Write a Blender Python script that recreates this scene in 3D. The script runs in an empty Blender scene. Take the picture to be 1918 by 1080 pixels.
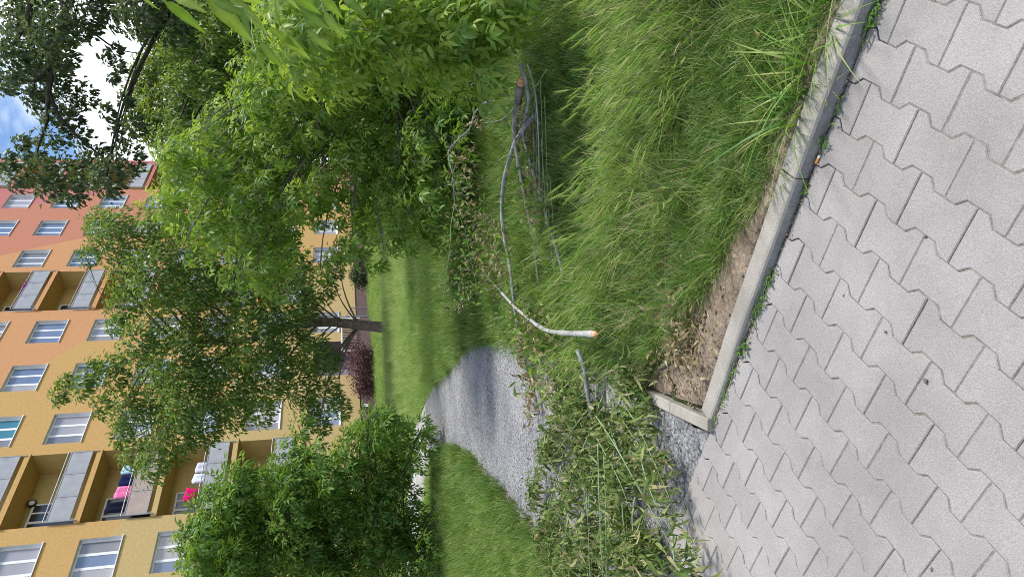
import bpy, math, random
import numpy as np
from mathutils import Matrix, Vector
PI = math.pi
sc = bpy.context.scene
col = sc.collection
rng = np.random.default_rng(11)
random.seed(5)

# ------------------------------------------------------------------ camera (phone held upright, picture stored on its side)
F = 1327.05; TH = 0.234895; RO = -0.0239708; CAMZ = 1.6
_c, _s, _ct, _st = math.cos(RO), math.sin(RO), math.cos(TH), math.sin(TH)
cam = bpy.data.cameras.new('camera'); camo = bpy.data.objects.new('camera', cam); col.objects.link(camo)
cam.sensor_fit = 'HORIZONTAL'; cam.sensor_width = 36.0; cam.lens = 36.0 * F / 1918.0
cam.clip_start = 0.02; cam.clip_end = 2000
right = Vector((_s, -_c * _st, -_c * _ct)); up = Vector((_c, _s * _st, _s * _ct)); back = Vector((0, -_ct, _st))
camo.matrix_world = Matrix(((right.x, up.x, back.x, 0), (right.y, up.y, back.y, 0), (right.z, up.z, back.z, CAMZ), (0, 0, 0, 1)))
sc.camera = camo

# ------------------------------------------------------------------ light
SUN_EL, SUN_AZ = math.radians(56), math.radians(8)       # azimuth measured from +x towards +y: the sun stands to the right
sd = Vector((math.cos(SUN_EL) * math.cos(SUN_AZ), math.cos(SUN_EL) * math.sin(SUN_AZ), math.sin(SUN_EL)))
sun = bpy.data.lights.new('sun', 'SUN'); sun.energy = 2.7; sun.angle = math.radians(13); sun.color = (1, .965, .91)
suno = bpy.data.objects.new('sun', sun); col.objects.link(suno)
suno.rotation_euler = (-sd).to_track_quat('-Z', 'Y').to_euler()
w = bpy.data.worlds.new('World'); sc.world = w; w.use_nodes = True
nt = w.node_tree; nt.nodes.clear(); N = nt.nodes.new; L = nt.links.new
out = N('ShaderNodeOutputWorld'); bg = N('ShaderNodeBackground'); sky = N('ShaderNodeTexSky')
sky.sky_type = 'NISHITA'; sky.sun_disc = False; sky.sun_elevation = SUN_EL; sky.sun_rotation = PI / 2 - SUN_AZ
sky.air_density = 1.0; sky.dust_density = 0.1; sky.ozone_density = 5.0
tc = N('ShaderNodeTexCoord'); mp = N('ShaderNodeMapping'); mp.inputs['Scale'].default_value = (1, 1, 1.7)
mp.inputs['Location'].default_value = (.55, .75, .3)
nz = N('ShaderNodeTexNoise'); nz.inputs['Scale'].default_value = 2.1; nz.inputs['Detail'].default_value = 9; nz.inputs['Roughness'].default_value = .55
cr = N('ShaderNodeValToRGB'); cr.color_ramp.elements[0].position = .44; cr.color_ramp.elements[1].position = .53
mx = N('ShaderNodeMix'); mx.data_type = 'RGBA'; mx.inputs['B'].default_value = (8.2, 8.5, 9.0, 1)
L(tc.outputs['Generated'], mp.inputs['Vector']); L(mp.outputs['Vector'], nz.inputs['Vector'])
sz = N('ShaderNodeSeparateXYZ'); L(tc.outputs['Generated'], sz.inputs[0]); zr = N('ShaderNodeMapRange'); zr.inputs[1].default_value = .25; zr.inputs[2].default_value = .325; zr.inputs[3].default_value = .10; zr.inputs[4].default_value = -.07
L(sz.outputs[2], zr.inputs[0]); ad = N('ShaderNodeMath'); ad.operation = 'ADD'; L(nz.outputs['Fac'], ad.inputs[0]); L(zr.outputs[0], ad.inputs[1]); L(ad.outputs[0], cr.inputs['Fac'])
L(cr.outputs['Color'], mx.inputs['Factor']); L(sky.outputs['Color'], mx.inputs['A']); L(mx.outputs['Result'], bg.inputs['Color'])
bg.inputs['Strength'].default_value = 0.095; L(bg.outputs['Background'], out.inputs['Surface'])
sc.view_settings.view_transform = 'Standard'; sc.view_settings.look = 'None'; sc.view_settings.exposure = 0.9
sc.view_settings.gamma = 1; sc.view_settings.use_curve_mapping = False
sc.render.engine = 'CYCLES'
sc.cycles.use_denoising = True; sc.cycles.filter_width = .95; sc.cycles.denoising_prefilter = 'NONE'; sc.cycles.max_bounces = 7; sc.cycles.transparent_max_bounces = 8
sc.cycles.diffuse_bounces = 3; sc.cycles.glossy_bounces = 2; sc.cycles.transmission_bounces = 3

# ------------------------------------------------------------------ picture <-> place helpers
def ray(x, y):
    X, Y = 540 - y, 959 - x
    a, b = _c * X - _s * Y, _s * X + _c * Y
    return np.array([a, F * _ct + b * _st, -F * _st + b * _ct])
def at(x, y, Y):                       # the point at forward distance Y seen at (x, y) of the photograph
    d = ray(x, y); return d * (Y / d[1]) + np.array([0, 0, CAMZ])
def on(x, y, z=.09):                   # the point at height z
    d = ray(x, y); return d * ((z - CAMZ) / d[2]) + np.array([0, 0, CAMZ])

# ------------------------------------------------------------------ mesh helpers
def mesh_np(name, V, faces, mat, tint=None, smooth=False, mats=None, midx=None):
    """V (n,3); faces: list of (m,k) int arrays; tint per vertex"""
    me = bpy.data.meshes.new(name)
    V = np.asarray(V, np.float32)
    me.vertices.add(len(V)); me.vertices.foreach_set('co', V.ravel())
    nl = sum(f.size for f in faces); npol = sum(len(f) for f in faces)
    me.loops.add(nl); me.polygons.add(npol)
    me.loops.foreach_set('vertex_index', np.concatenate([f.ravel() for f in faces]).astype(np.int32))
    tot = np.concatenate([np.full(len(f), f.shape[1], np.int32) for f in faces])
    st = np.concatenate([[0], np.cumsum(tot)[:-1]]).astype(np.int32)
    me.polygons.foreach_set('loop_start', st)
    if smooth: me.polygons.foreach_set('use_smooth', np.ones(npol, bool))
    if tint is not None:
        a = me.attributes.new('tint', 'FLOAT', 'POINT'); a.data.foreach_set('value', np.asarray(tint, np.float32))
    for m in (mats or [mat]): me.materials.append(m)
    if midx is not None: me.polygons.foreach_set('material_index', np.asarray(midx, np.int32))
    me.update(calc_edges=True); me.validate()
    return me
def link(name, me, parent=None, loc=None):
    o = bpy.data.objects.new(name, me); col.objects.link(o)
    if parent is not None: o.parent = parent
    if loc is not None: o.location = loc
    return o
def tag(o, label=None, cat=None, group=None, kind=None):
    if label: o['label'] = label
    if cat: o['category'] = cat
    if group: o['group'] = group
    if kind: o['kind'] = kind
    return o
def empty(name, loc, label, cat, group=None, rz=0):
    o = bpy.data.objects.new(name, None); col.objects.link(o); o.location = loc; o.rotation_euler = (0, 0, rz)
    o.empty_display_size = .2
    bpy.context.view_layer.update()
    return tag(o, label, cat, group)
class MB:
    """gathers simple shapes for ONE mesh"""
    def __init__(s): s.v = []; s.f = []; s.m = []
    def add(s, V, Fs, m=0):
        o = len(s.v); s.v += [tuple(p) for p in V]
        for f in Fs: s.f.append([i + o for i in f]); s.m.append(m)
    def box(s, x0, x1, y0, y1, z0, z1, m=0):
        V = [(x, y, z) for z in (z0, z1) for y in (y0, y1) for x in (x0, x1)]
        s.add(V, [(0, 2, 3, 1), (4, 5, 7, 6), (0, 1, 5, 4), (2, 6, 7, 3), (0, 4, 6, 2), (1, 3, 7, 5)], m)
    def quad(s, a, b, c, d, m=0): s.add([a, b, c, d], [(0, 1, 2, 3)], m)
    def tube(s, P, R, n=8, m=0, cap=True):
        V, Fs = tube_np(np.asarray(P, float), np.asarray(R, float), n)
        s.add(V, [tuple(q) for q in Fs], m)
        if cap:
            o = len(s.v) - len(V); s.f.append([o + i for i in range(n)][::-1]); s.m.append(m)
            e = len(s.v) - n; s.f.append([e + i for i in range(n)]); s.m.append(m)
    def build(s, name, mats, parent=None, smooth=False, loc=None):
        me = bpy.data.meshes.new(name); me.from_pydata(s.v, [], s.f)
        for mt in (mats if isinstance(mats, (list, tuple)) else [mats]): me.materials.append(mt)
        me.polygons.foreach_set('material_index', s.m)
        if smooth: me.polygons.foreach_set('use_smooth', np.ones(len(s.f), bool))
        me.update()
        return link(name, me, parent, loc)
def tube_np(P, R, n):
    P = np.asarray(P, float); k = len(P)
    T = np.gradient(P, axis=0); T /= np.linalg.norm(T, axis=1)[:, None] + 1e-9
    ref = np.array([0, 0, 1.]) if abs(T[:, 2]).mean() < .8 else np.array([1., 0, 0])
    U = np.cross(T, ref); U /= np.linalg.norm(U, axis=1)[:, None] + 1e-9; W = np.cross(T, U)
    a = np.arange(n) * 2 * PI / n
    V = P[:, None] + np.asarray(R)[:, None, None] * (np.cos(a)[None, :, None] * U[:, None] + np.sin(a)[None, :, None] * W[:, None])
    i, j = np.meshgrid(np.arange(k - 1), np.arange(n), indexing='ij'); j2 = (j + 1) % n
    Fs = np.stack([i * n + j, i * n + j2, (i + 1) * n + j2, (i + 1) * n + j], -1).reshape(-1, 4)
    return V.reshape(-1, 3), Fs
def bez(a, b, c, n):
    t = np.linspace(0, 1, n)[:, None]; return (1 - t) ** 2 * a + 2 * t * (1 - t) * b + t * t * c
def spline(P, n):
    """Catmull-Rom through the points"""
    P = np.asarray(P, float); Q = np.vstack([2 * P[0] - P[1], P, 2 * P[-1] - P[-2]]); o = []
    for i in range(1, len(Q) - 2):
        t = np.linspace(0, 1, n, endpoint=False)[:, None]; a, b, c, d = Q[i - 1:i + 3]
        o.append(.5 * (2 * b + (c - a) * t + (2 * a - 5 * b + 4 * c - d) * t ** 2 + (3 * b - a - 3 * c + d) * t ** 3))
    return np.vstack(o + [P[-1:]])

# ------------------------------------------------------------------ materials
def lin(r, g, b): return tuple(((v / 255 + .055) / 1.055) ** 2.4 if v > 10 else v / 255 / 12.92 for v in (r, g, b)) + (1,)
def mat(name, c1, c2=None, rough=.8, scale=8., detail=6, spec=.3, bump=0., bscale=None, metal=0., coord='Object', lo=.35, hi=.65, speck=None, tone=0):
    m = bpy.data.materials.new(name); m.use_nodes = True; t = m.node_tree; b = t.nodes['Principled BSDF']
    b.inputs['Roughness'].default_value = rough; b.inputs['Metallic'].default_value = metal
    b.inputs['Specular IOR Level'].default_value = spec
    tcn = t.nodes.new('ShaderNodeTexCoord')
    if coord == 'World': tcn = t.nodes.new('ShaderNodeNewGeometry'); coord = 'Position'
    if c2 is None: b.inputs['Base Color'].default_value = c1
    else:
        n = t.nodes.new('ShaderNodeTexNoise'); n.inputs['Scale'].default_value = scale; n.inputs['Detail'].default_value = detail
        n.inputs['Roughness'].default_value = .62
        r = t.nodes.new('ShaderNodeValToRGB'); r.color_ramp.elements[0].position = lo; r.color_ramp.elements[1].position = hi
        r.color_ramp.elements[0].color = c1; r.color_ramp.elements[1].color = c2
        t.links.new(tcn.outputs[coord], n.inputs['Vector']); t.links.new(n.outputs['Fac'], r.inputs['Fac'])
        src = r.outputs['Color']
        if speck:
            sc_, amt, cs = speck
            v = t.nodes.new('ShaderNodeTexNoise'); v.inputs['Scale'].default_value = sc_; v.inputs['Detail'].default_value = 3; v.inputs['Roughness'].default_value = .8
            rr = t.nodes.new('ShaderNodeMapRange'); rr.inputs[1].default_value = .3; rr.inputs[2].default_value = .7
            rr.inputs[3].default_value = 1 - amt; rr.inputs[4].default_value = 1 + amt
            hm = t.nodes.new('ShaderNodeMix'); hm.data_type = 'RGBA'; hm.blend_type = 'MULTIPLY'; hm.inputs['Factor'].default_value = 1
            cmb = t.nodes.new('ShaderNodeCombineColor')
            t.links.new(tcn.outputs[coord], v.inputs['Vector']); t.links.new(v.outputs['Fac'], rr.inputs[0])
            for k in range(3): t.links.new(rr.outputs[0], cmb.inputs[k])
            t.links.new(src, hm.inputs['A']); t.links.new(cmb.outputs[0], hm.inputs['B']); src = hm.outputs['Result']
        if tone:
            oi = t.nodes.new('ShaderNodeObjectInfo'); mr_ = t.nodes.new('ShaderNodeMapRange'); mr_.inputs[3].default_value = 1 - tone; mr_.inputs[4].default_value = 1 + tone; hs_ = t.nodes.new('ShaderNodeHueSaturation')
            t.links.new(oi.outputs['Random'], mr_.inputs[0]); t.links.new(mr_.outputs[0], hs_.inputs['Value']); t.links.new(src, hs_.inputs['Color']); src = hs_.outputs[0]
            st_ = t.nodes.new('ShaderNodeTexNoise'); st_.inputs['Scale'].default_value = 3.3; st_.inputs['Detail'].default_value = 10; st_.inputs['Roughness'].default_value = .75
            sr = t.nodes.new('ShaderNodeValToRGB'); sr.color_ramp.elements[0].position = .60; sr.color_ramp.elements[1].position = .74; sr.color_ramp.elements[0].color = (0, 0, 0, 1); sr.color_ramp.elements[1].color = (.35, .35, .35, 1)
            sm_ = t.nodes.new('ShaderNodeMix'); sm_.data_type = 'RGBA'; sm_.inputs['B'].default_value = (.19, .16, .125, 1)
            t.links.new(tcn.outputs[coord], st_.inputs['Vector']); t.links.new(st_.outputs['Fac'], sr.inputs['Fac']); t.links.new(sr.outputs['Color'], sm_.inputs['Factor']); t.links.new(src, sm_.inputs['A']); src = sm_.outputs['Result']
        t.links.new(src, b.inputs['Base Color'])
    if bump:
        n2 = t.nodes.new('ShaderNodeTexNoise'); n2.inputs['Scale'].default_value = bscale or scale * 6; n2.inputs['Detail'].default_value = 5
        bp = t.nodes.new('ShaderNodeBump'); bp.inputs['Strength'].default_value = bump; bp.inputs['Distance'].default_value = .01
        t.links.new(tcn.outputs[coord], n2.inputs['Vector']); t.links.new(n2.outputs['Fac'], bp.inputs['Height']); t.links.new(bp.outputs[0], b.inputs['Normal'])
    return m
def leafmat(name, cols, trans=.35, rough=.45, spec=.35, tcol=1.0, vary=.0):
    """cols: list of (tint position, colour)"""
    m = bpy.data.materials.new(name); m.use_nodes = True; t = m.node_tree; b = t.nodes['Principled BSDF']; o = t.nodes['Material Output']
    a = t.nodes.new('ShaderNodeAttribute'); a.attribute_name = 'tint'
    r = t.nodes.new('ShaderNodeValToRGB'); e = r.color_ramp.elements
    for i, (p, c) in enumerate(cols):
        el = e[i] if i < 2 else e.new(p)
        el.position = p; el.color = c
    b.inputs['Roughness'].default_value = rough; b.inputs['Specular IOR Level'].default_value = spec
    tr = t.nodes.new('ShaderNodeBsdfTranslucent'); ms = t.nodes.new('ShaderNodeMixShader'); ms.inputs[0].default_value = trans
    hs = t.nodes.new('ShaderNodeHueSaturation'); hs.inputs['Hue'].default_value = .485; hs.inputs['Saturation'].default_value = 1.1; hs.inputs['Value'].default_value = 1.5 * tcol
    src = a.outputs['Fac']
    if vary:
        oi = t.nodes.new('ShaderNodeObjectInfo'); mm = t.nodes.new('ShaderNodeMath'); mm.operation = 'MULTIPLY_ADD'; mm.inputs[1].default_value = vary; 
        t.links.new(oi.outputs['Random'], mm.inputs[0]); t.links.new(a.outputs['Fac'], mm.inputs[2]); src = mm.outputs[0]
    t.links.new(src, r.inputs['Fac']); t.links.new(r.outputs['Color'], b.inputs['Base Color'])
    t.links.new(r.outputs['Color'], hs.inputs['Color']); t.links.new(hs.outputs['Color'], tr.inputs['Color'])
    t.links.new(b.outputs[0], ms.inputs[1]); t.links.new(tr.outputs[0], ms.inputs[2]); t.links.new(ms.outputs[0], o.inputs['Surface'])
    return m
M = {}
M['paver'] = mat('paver_concrete', (.288, .264, .246, 1), (.360, .336, .316, 1), .9, 2.6, 8, .15, .35, 220, speck=(260, .28, 0), coord='World', tone=.05)
M['joint'] = mat('joint_sand', (.17, .155, .13, 1), (.31, .288, .252, 1), .95, 40, 6, .1, .5, 300)
M['kerb'] = mat('kerb_concrete', (.31, .285, .24, 1), (.42, .39, .34, 1), .9, 6, 8, .15, .4, 200, speck=(300, .25, 0))
M['kerb_face'] = mat('kerb_face_shaded', (.17, .17, .175, 1), (.29, .285, .28, 1), .9, 9, 8, .15, .4, 200, speck=(200, .25, 0))  # upright kerb face darker than the top: its shade is put into the colour
M['path'] = mat('path_gravel_asphalt', (.185, .183, .184, 1), (.295, .29, .288, 1), .92, 1.6, 8, .2, 1., 60, speck=(48, 1., 0))
M['pale_path'] = mat('pale_concrete', (.36, .35, .33, 1), (.46, .45, .43, 1), .9, 2, 8, .2, .3, 60)
M['soil'] = mat('soil', (.12, .09, .062, 1), (.32, .25, .18, 1), .95, 5, 9, .1, .9, 60, speck=(60, .4, 0))
M['ground'] = mat('lawn_soil', (.035, .05, .018, 1), (.075, .085, .032, 1), .95, 3, 9, .1, .9, 40)
M['bark'] = mat('bark', (.10, .075, .06, 1), (.24, .19, .165, 1), .9, 9, 8, .2, 1., 40)
M['bark_dark'] = mat('bark_dark', (.035, .03, .025, 1), (.09, .075, .06, 1), .9, 9, 8, .2, .8, 40)
M['stick'] = mat('grey_bark', (.13, .135, .15, 1), (.32, .325, .345, 1), .7, 14, 8, .35, .4, 60, speck=(60, .3, 0))
M['stick_dark'] = mat('dark_bark', (.09, .085, .075, 1), (.22, .21, .195, 1), .75, 14, 8, .3, .4, 60)
M['stick_pale'] = mat('pale_bark', (.30, .295, .285, 1), (.47, .465, .46, 1), .65, 12, 8, .35, .3, 60)
M['raw_wood'] = mat('raw_wood', (.52, .22, .09, 1), (.72, .50, .30, 1), .8, 40, 6, .2, .6, 120)
M['green_stem'] = mat('green_stem', (.16, .24, .10, 1), (.30, .40, .22, 1), .6, 20, 5, .3)
M['white'] = mat('window_white', (.74, .75, .77, 1), (.82, .83, .84, 1), .5, 3, 4, .4)
M['reveal'] = mat('reveal_white', (.60, .60, .60, 1), (.68, .68, .67, 1), .8, 3, 4, .2)
M['metal'] = mat('grey_metal', (.28, .29, .31, 1), (.36, .37, .39, 1), .5, 6, 4, .5, metal=.3)
M['plinth'] = mat('brown_plinth', (.13, .085, .08, 1), (.17, .115, .105, 1), .9, 6, 7, .2, .3, 120)
M['loggia'] = mat('ochre_plaster', (.47, .35, .135, 1), (.54, .41, .165, 1), .9, 4, 6, .2, .2, 150)
M['roof'] = mat('roof_grey', (.25, .24, .24, 1), (.32, .31, .30, 1), .9, 3, 4)
M['porch'] = mat('mauve_panel', (.16, .12, .13, 1), (.21, .165, .175, 1), .7, 5, 4)
M['porch_dark'] = mat('dark_mauve_slat', (.08, .055, .06, 1), (.12, .085, .09, 1), .7, 5, 4)
M['door'] = mat('lilac_door', (.34, .30, .36, 1), (.40, .36, .42, 1), .6, 5, 4)
def glass(name, c, r=.06):
    m = mat(name, c, None, r, spec=.9); return m
PANES = [glass('pane_grey', (.20, .20, .22, 1)), glass('pane_blue', (.14, .19, .30, 1)), glass('pane_curtain', (.36, .34, .36, 1)), glass('pane_dark', (.04, .04, .045, 1)), glass('pane_teal', (.05, .20, .26, 1))]
M['pane_log'] = glass('loggia_dark_pane', (.02, .02, .02, 1), .15)
def frosted():
    m = mat('frosted_glass', (.27, .28, .30, 1), (.42, .42, .44, 1), .3, 1.1, 4, .5); b = m.node_tree.nodes['Principled BSDF']
    return m
M['frost'] = frosted()
M['frost_brown'] = mat('brown_frosted_glass', (.36, .28, .24, 1), (.44, .35, .30, 1), .35, 2, 4, .5)
M['lamp'] = mat('lamp_black', (.03, .03, .03, 1), None, .5)
# facade paint: broad slanting colour fields
def facade_mat():
    m = bpy.data.materials.new('facade_paint'); m.use_nodes = True; t = m.node_tree; b = t.nodes['Principled BSDF']; b.inputs['Roughness'].default_value = .92; b.inputs['Specular IOR Level'].default_value = .15
    tcn = t.nodes.new('ShaderNodeTexCoord'); sx = t.nodes.new('ShaderNodeSeparateXYZ'); t.links.new(tcn.outputs['Object'], sx.inputs[0])
    cur = None
    def rgb(c):
        n = t.nodes.new('ShaderNodeRGB'); n.outputs[0].default_value = c; return n.outputs[0]
    cur = rgb((.52, .38, .175, 1))
    for s0, z0, k, c in [(-15.5, 10.5, .42, (.55, .345, .135, 1)), (-4.9, 15.6, .82, (.585, .305, .15, 1)), (5.68, 18.9, 2.0, (.53, .225, .15, 1)), (11.0, 20.6, 2.3, (.51, .19, .18, 1))]:
        a = t.nodes.new('ShaderNodeMath'); a.operation = 'MULTIPLY_ADD'; a.inputs[1].default_value = k; a.inputs[2].default_value = -z0 - k * s0
        t.links.new(sx.outputs[0], a.inputs[0])
        d = t.nodes.new('ShaderNodeMath'); d.operation = 'ADD'; t.links.new(a.outputs[0], d.inputs[0]); t.links.new(sx.outputs[2], d.inputs[1])
        mr = t.nodes.new('ShaderNodeMapRange'); mr.inputs[1].default_value = -.05; mr.inputs[2].default_value = .05; t.links.new(d.outputs[0], mr.inputs[0])
        mxx = t.nodes.new('ShaderNodeMix'); mxx.data_type = 'RGBA'; t.links.new(mr.outputs[0], mxx.inputs['Factor']); t.links.new(cur, mxx.inputs['A']); mxx.inputs['B'].default_value = c
        cur = mxx.outputs['Result']
    n = t.nodes.new('ShaderNodeTexNoise'); n.inputs['Scale'].default_value = 9; n.inputs['Detail'].default_value = 8; t.links.new(tcn.outputs['Object'], n.inputs['Vector'])
    mr = t.nodes.new('ShaderNodeMapRange'); mr.inputs[1].default_value = .3; mr.inputs[2].default_value = .7; mr.inputs[3].default_value = .9; mr.inputs[4].default_value = 1.08; t.links.new(n.outputs['Fac'], mr.inputs[0])
    hs = t.nodes.new('ShaderNodeHueSaturation'); t.links.new(mr.outputs[0], hs.inputs['Value']); t.links.new(cur, hs.inputs['Color']); t.links.new(hs.outputs[0], b.inputs['Base Color'])
    return m
M['facade'] = facade_mat()
G = lambda r, g, b: (r, g, b, 1)
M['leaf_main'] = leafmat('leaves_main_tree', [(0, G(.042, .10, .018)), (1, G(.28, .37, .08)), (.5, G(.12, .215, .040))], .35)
M['leaf_dark'] = leafmat('leaves_dark_tree', [(0, G(.03, .056, .021)), (1, G(.20, .25, .10)), (.5, G(.085, .13, .047))], .32, .4, .4)
M['leaf_mid'] = leafmat('leaves_tree_behind', [(0, G(.04, .085, .02)), (1, G(.34, .42, .09)), (.5, G(.15, .23, .045))], .35)
M['leaf_bush'] = leafmat('leaves_box_elder', [(0, G(.06, .14, .022)), (1, G(.34, .45, .09)), (.5, G(.16, .28, .042))], .45, .42, .4)
M['leaf_left'] = leafmat('leaves_left_bush', [(0, G(.05, .13, .022)), (1, G(.27, .39, .08)), (.5, G(.12, .235, .04))], .4)
M['leaf_purple'] = leafmat('leaves_purple', [(0, G(.05, .02, .02)), (1, G(.24, .14, .13)), (.5, G(.12, .055, .055))], .2)
M['leaf_shrub'] = leafmat('leaves_dark_shrub', [(0, G(.02, .035, .014)), (1, G(.085, .12, .045))], .2)
M['leaf_wilt'] = leafmat('leaves_wilted', [(0, G(.045, .08, .02)), (1, G(.42, .38, .19)), (.45, G(.14, .215, .05)), (.75, G(.27, .33, .11))], .25, .6, .2)
M['leaf_brown'] = leafmat('leaves_withered', [(0, G(.10, .075, .04)), (1, G(.52, .46, .28)), (.5, G(.30, .235, .12))], .2, .7, .15)
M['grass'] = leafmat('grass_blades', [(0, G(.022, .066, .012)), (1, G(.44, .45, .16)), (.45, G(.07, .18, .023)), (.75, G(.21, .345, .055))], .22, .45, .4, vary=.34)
M['grass_far'] = leafmat('lawn_blades', [(0, G(.08, .20, .022)), (1, G(.48, .54, .22)), (.6, G(.19, .35, .048))], .25, .6, .3, vary=.3)
M['ear'] = leafmat('barley_ears', [(0, G(.17, .30, .05)), (1, G(.46, .48, .20)), (.75, G(.30, .42, .10))], .45, .6, .2, vary=.2)
M['weed'] = leafmat('weed_leaves', [(0, G(.05, .14, .02)), (1, G(.17, .30, .06))], .3, .5)

# ------------------------------------------------------------------ leaves
def frames(D, Nn):
    D = D / (np.linalg.norm(D, axis=1)[:, None] + 1e-9)
    S = np.cross(D, Nn); S /= np.linalg.norm(S, axis=1)[:, None] + 1e-9
    return D, S, np.cross(S, D)
def leaf_arrays(P, D, Nn, ln, wd, tint, kind=0, droop=.15):
    """kind 0: two faces folded on the midrib; kind 1: six faces; returns V, faces, tint"""
    D, S, U = frames(D, Nn); n = len(P); ln = ln[:, None]; wd = wd[:, None]
    if kind == 0:
        pts = [P, P + D * ln * .45 + S * wd * .5 + U * wd * .18, P + D * ln - U * ln * droop, P + D * ln * .45 - S * wd * .5 + U * wd * .18]
        Fq = np.array([[0, 1, 2], [0, 2, 3]])
    else:
        m1 = P + D * ln * .38 - U * ln * .01; m2 = P + D * ln * .72 - U * ln * droop * .4; tip = P + D * ln - U * ln * droop
        fold = U * wd * .17
        pts = [P, m1, m2, tip, P + D * ln * .30 + S * wd * .5 + fold, P + D * ln * .66 + S * wd * .38 + fold - U * ln * droop * .4,
               P + D * ln * .30 - S * wd * .5 + fold, P + D * ln * .66 - S * wd * .38 + fold - U * ln * droop * .4]
        Fq = np.array([[0, 4, 1], [4, 5, 2], [4, 2, 1], [5, 3, 2], [0, 1, 6], [6, 2, 7], [6, 1, 2], [7, 2, 3]])
    k = len(pts); V = np.stack(pts, 1).reshape(-1, 3)
    Fs = (Fq[None] + (np.arange(n) * k)[:, None, None]).reshape(-1, 3)
    return V, Fs, np.repeat(tint, k)
def unit(n):
    v = rng.normal(size=(n, 3)); return v / np.linalg.norm(v, axis=1)[:, None]
def compound(P, D, Nn, size, tint, k=5):
    """leaflets of pinnate leaves: terminal one and pairs along the stalk"""
    D, S, U = frames(D, Nn); oP, oD, oN, oL, oT = [], [], [], [], []
    npair = (k - 1) // 2
    s = size[:, None]
    oP.append(P + D * s * 1.25); oD.append(D - U * .25); oN.append(U); oL.append(size); oT.append(tint)
    for q in range(npair):
        pos = P + D * s * (1.1 - .55 * q)
        for sg in (-1, 1):
            oP.append(pos); oD.append(D * .55 + S * sg * .85 - U * .3 + rng.normal(size=P.shape) * .15); oN.append(U + rng.normal(size=P.shape) * .2); oL.append(size * rng.uniform(.75, 1, len(P))); oT.append(tint + rng.normal(size=len(P)) * .05)
    return np.vstack(oP), np.vstack(oD), np.vstack(oN), np.concatenate(oL), np.concatenate(oT)
def join(parts):
    V = []; Fs = []; T = []; o = 0
    for v, f, t in parts:
        V.append(v); Fs.append(f + o); T.append(t); o += len(v)
    return np.vstack(V), np.vstack(Fs), np.concatenate(T)
def clump_leaves(C, R, n, ln, droop=.5, comp=0, ratio=.42, squash=.8, shell=.45, tintb=.45, axis=None, kind=0):
    """leaves of one clump: sprays that leave its middle and hang a little"""
    d = unit(n); rad = R * (shell + (1 - shell) * rng.random(n)) * np.where(rng.random(n) < .12, 1.25, 1)
    d[:, 2] *= squash
    P = C + d * rad[:, None]
    D = d * .7 + unit(n) * .55 + np.array([0, 0, -droop]); 
    Nn = unit(n) * .75 + np.array([0, 0, 1.0]) + d * .35
    size = ln * rng.uniform(.7, 1.25, n)
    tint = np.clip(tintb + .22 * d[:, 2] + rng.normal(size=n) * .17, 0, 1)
    if comp:
        P, D, Nn, size, tint = compound(P, D, Nn, size, tint, comp)
    return leaf_arrays(P, D, Nn, size, size * ratio, np.clip(tint, 0, 1), kind)
def poly_pts(poly, spacing, holes=(), jitter=.5):
    poly = np.asarray(poly, float); lo, hi = poly.min(0), poly.max(0); out = []
    def inside(p, pl):
        c = False; j = len(pl) - 1
        for i in range(len(pl)):
            if (pl[i][1] > p[1]) != (pl[j][1] > p[1]) and p[0] < (pl[j][0] - pl[i][0]) * (p[1] - pl[i][1]) / (pl[j][1] - pl[i][1]) + pl[i][0]: c = not c
            j = i
        return c
    y = lo[1]; r = 0
    while y < hi[1] + spacing:
        x = lo[0] + (r % 2) * spacing * .5
        while x < hi[0] + spacing:
            p = (x + rng.uniform(-1, 1) * spacing * jitter, y + rng.uniform(-1, 1) * spacing * jitter)
            if inside(p, poly) and not any((p[0] - h[0]) ** 2 + (p[1] - h[1]) ** 2 < h[2] ** 2 for h in holes): out.append(p)
            x += spacing
        y += spacing * .87; r += 1
    return out
def make_tree(root, trunk, rad, clumps, leafm, barkm, n_per, ln, comp=0, droop=.5, ratio=.42, tintb=.45, kind=0, limb_r=.035, twigs=6, limb_every=1, shell=.45, squash=.8, nside=8):
    """trunk: polyline; clumps: (centre, radius, density factor) in world space"""
    o = np.array(root.location); trunk = np.asarray(trunk, float)
    tp = spline(trunk, 6); tr = np.interp(np.linspace(0, 1, len(tp)), np.linspace(0, 1, len(rad)), rad)
    tb = MB(); tb.tube(tp - o, tr, nside + 2); tb.build('trunk', barkm, root, True)
    parts = []; tw = MB()
    for i, (C, R, dn) in enumerate(clumps):
        C = np.asarray(C, float)
        # the limb leaves the trunk below the clump
        dz = C[2] - tp[:, 2]; hd = np.linalg.norm(tp[:, :2] - C[:2], axis=1)
        j = int(np.argmin(np.abs(dz - .6 * hd) + .25 * hd)); j = max(j, len(tp) // 4)
        a = tp[j]; b = (a + C) / 2 + np.array([0, 0, .18 * np.linalg.norm(C - a)]) + rng.normal(size=3) * .1 * R
        if i % limb_every == 0:
            P = bez(a, b, C, 9); dist = np.linalg.norm(C - a)
            r0 = min(tr[j] * .6, limb_r * (.35 + .22 * dist)); lm = MB(); lm.tube(P - o, np.linspace(r0, r0 * .25, 9), 6)
            for q in range(twigs):
                e = C + unit(1)[0] * R * .95; s0 = P[int(rng.integers(5, 9))]
                lm.tube(bez(s0, (s0 + e) / 2 + [0, 0, .1 * R], e, 5) - o, np.linspace(r0 * .28, r0 * .07, 5), 4)
            lm.build('limb', barkm, root, True)
        parts.append(clump_leaves(C - o, R, max(4, int(n_per * dn)), ln, droop, comp, ratio, squash, shell, tintb, None, kind))
    V, Fs, T = join(parts)
    link('crown', mesh_np('crown', V, [Fs], leafm, T), root)
    return root

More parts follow.
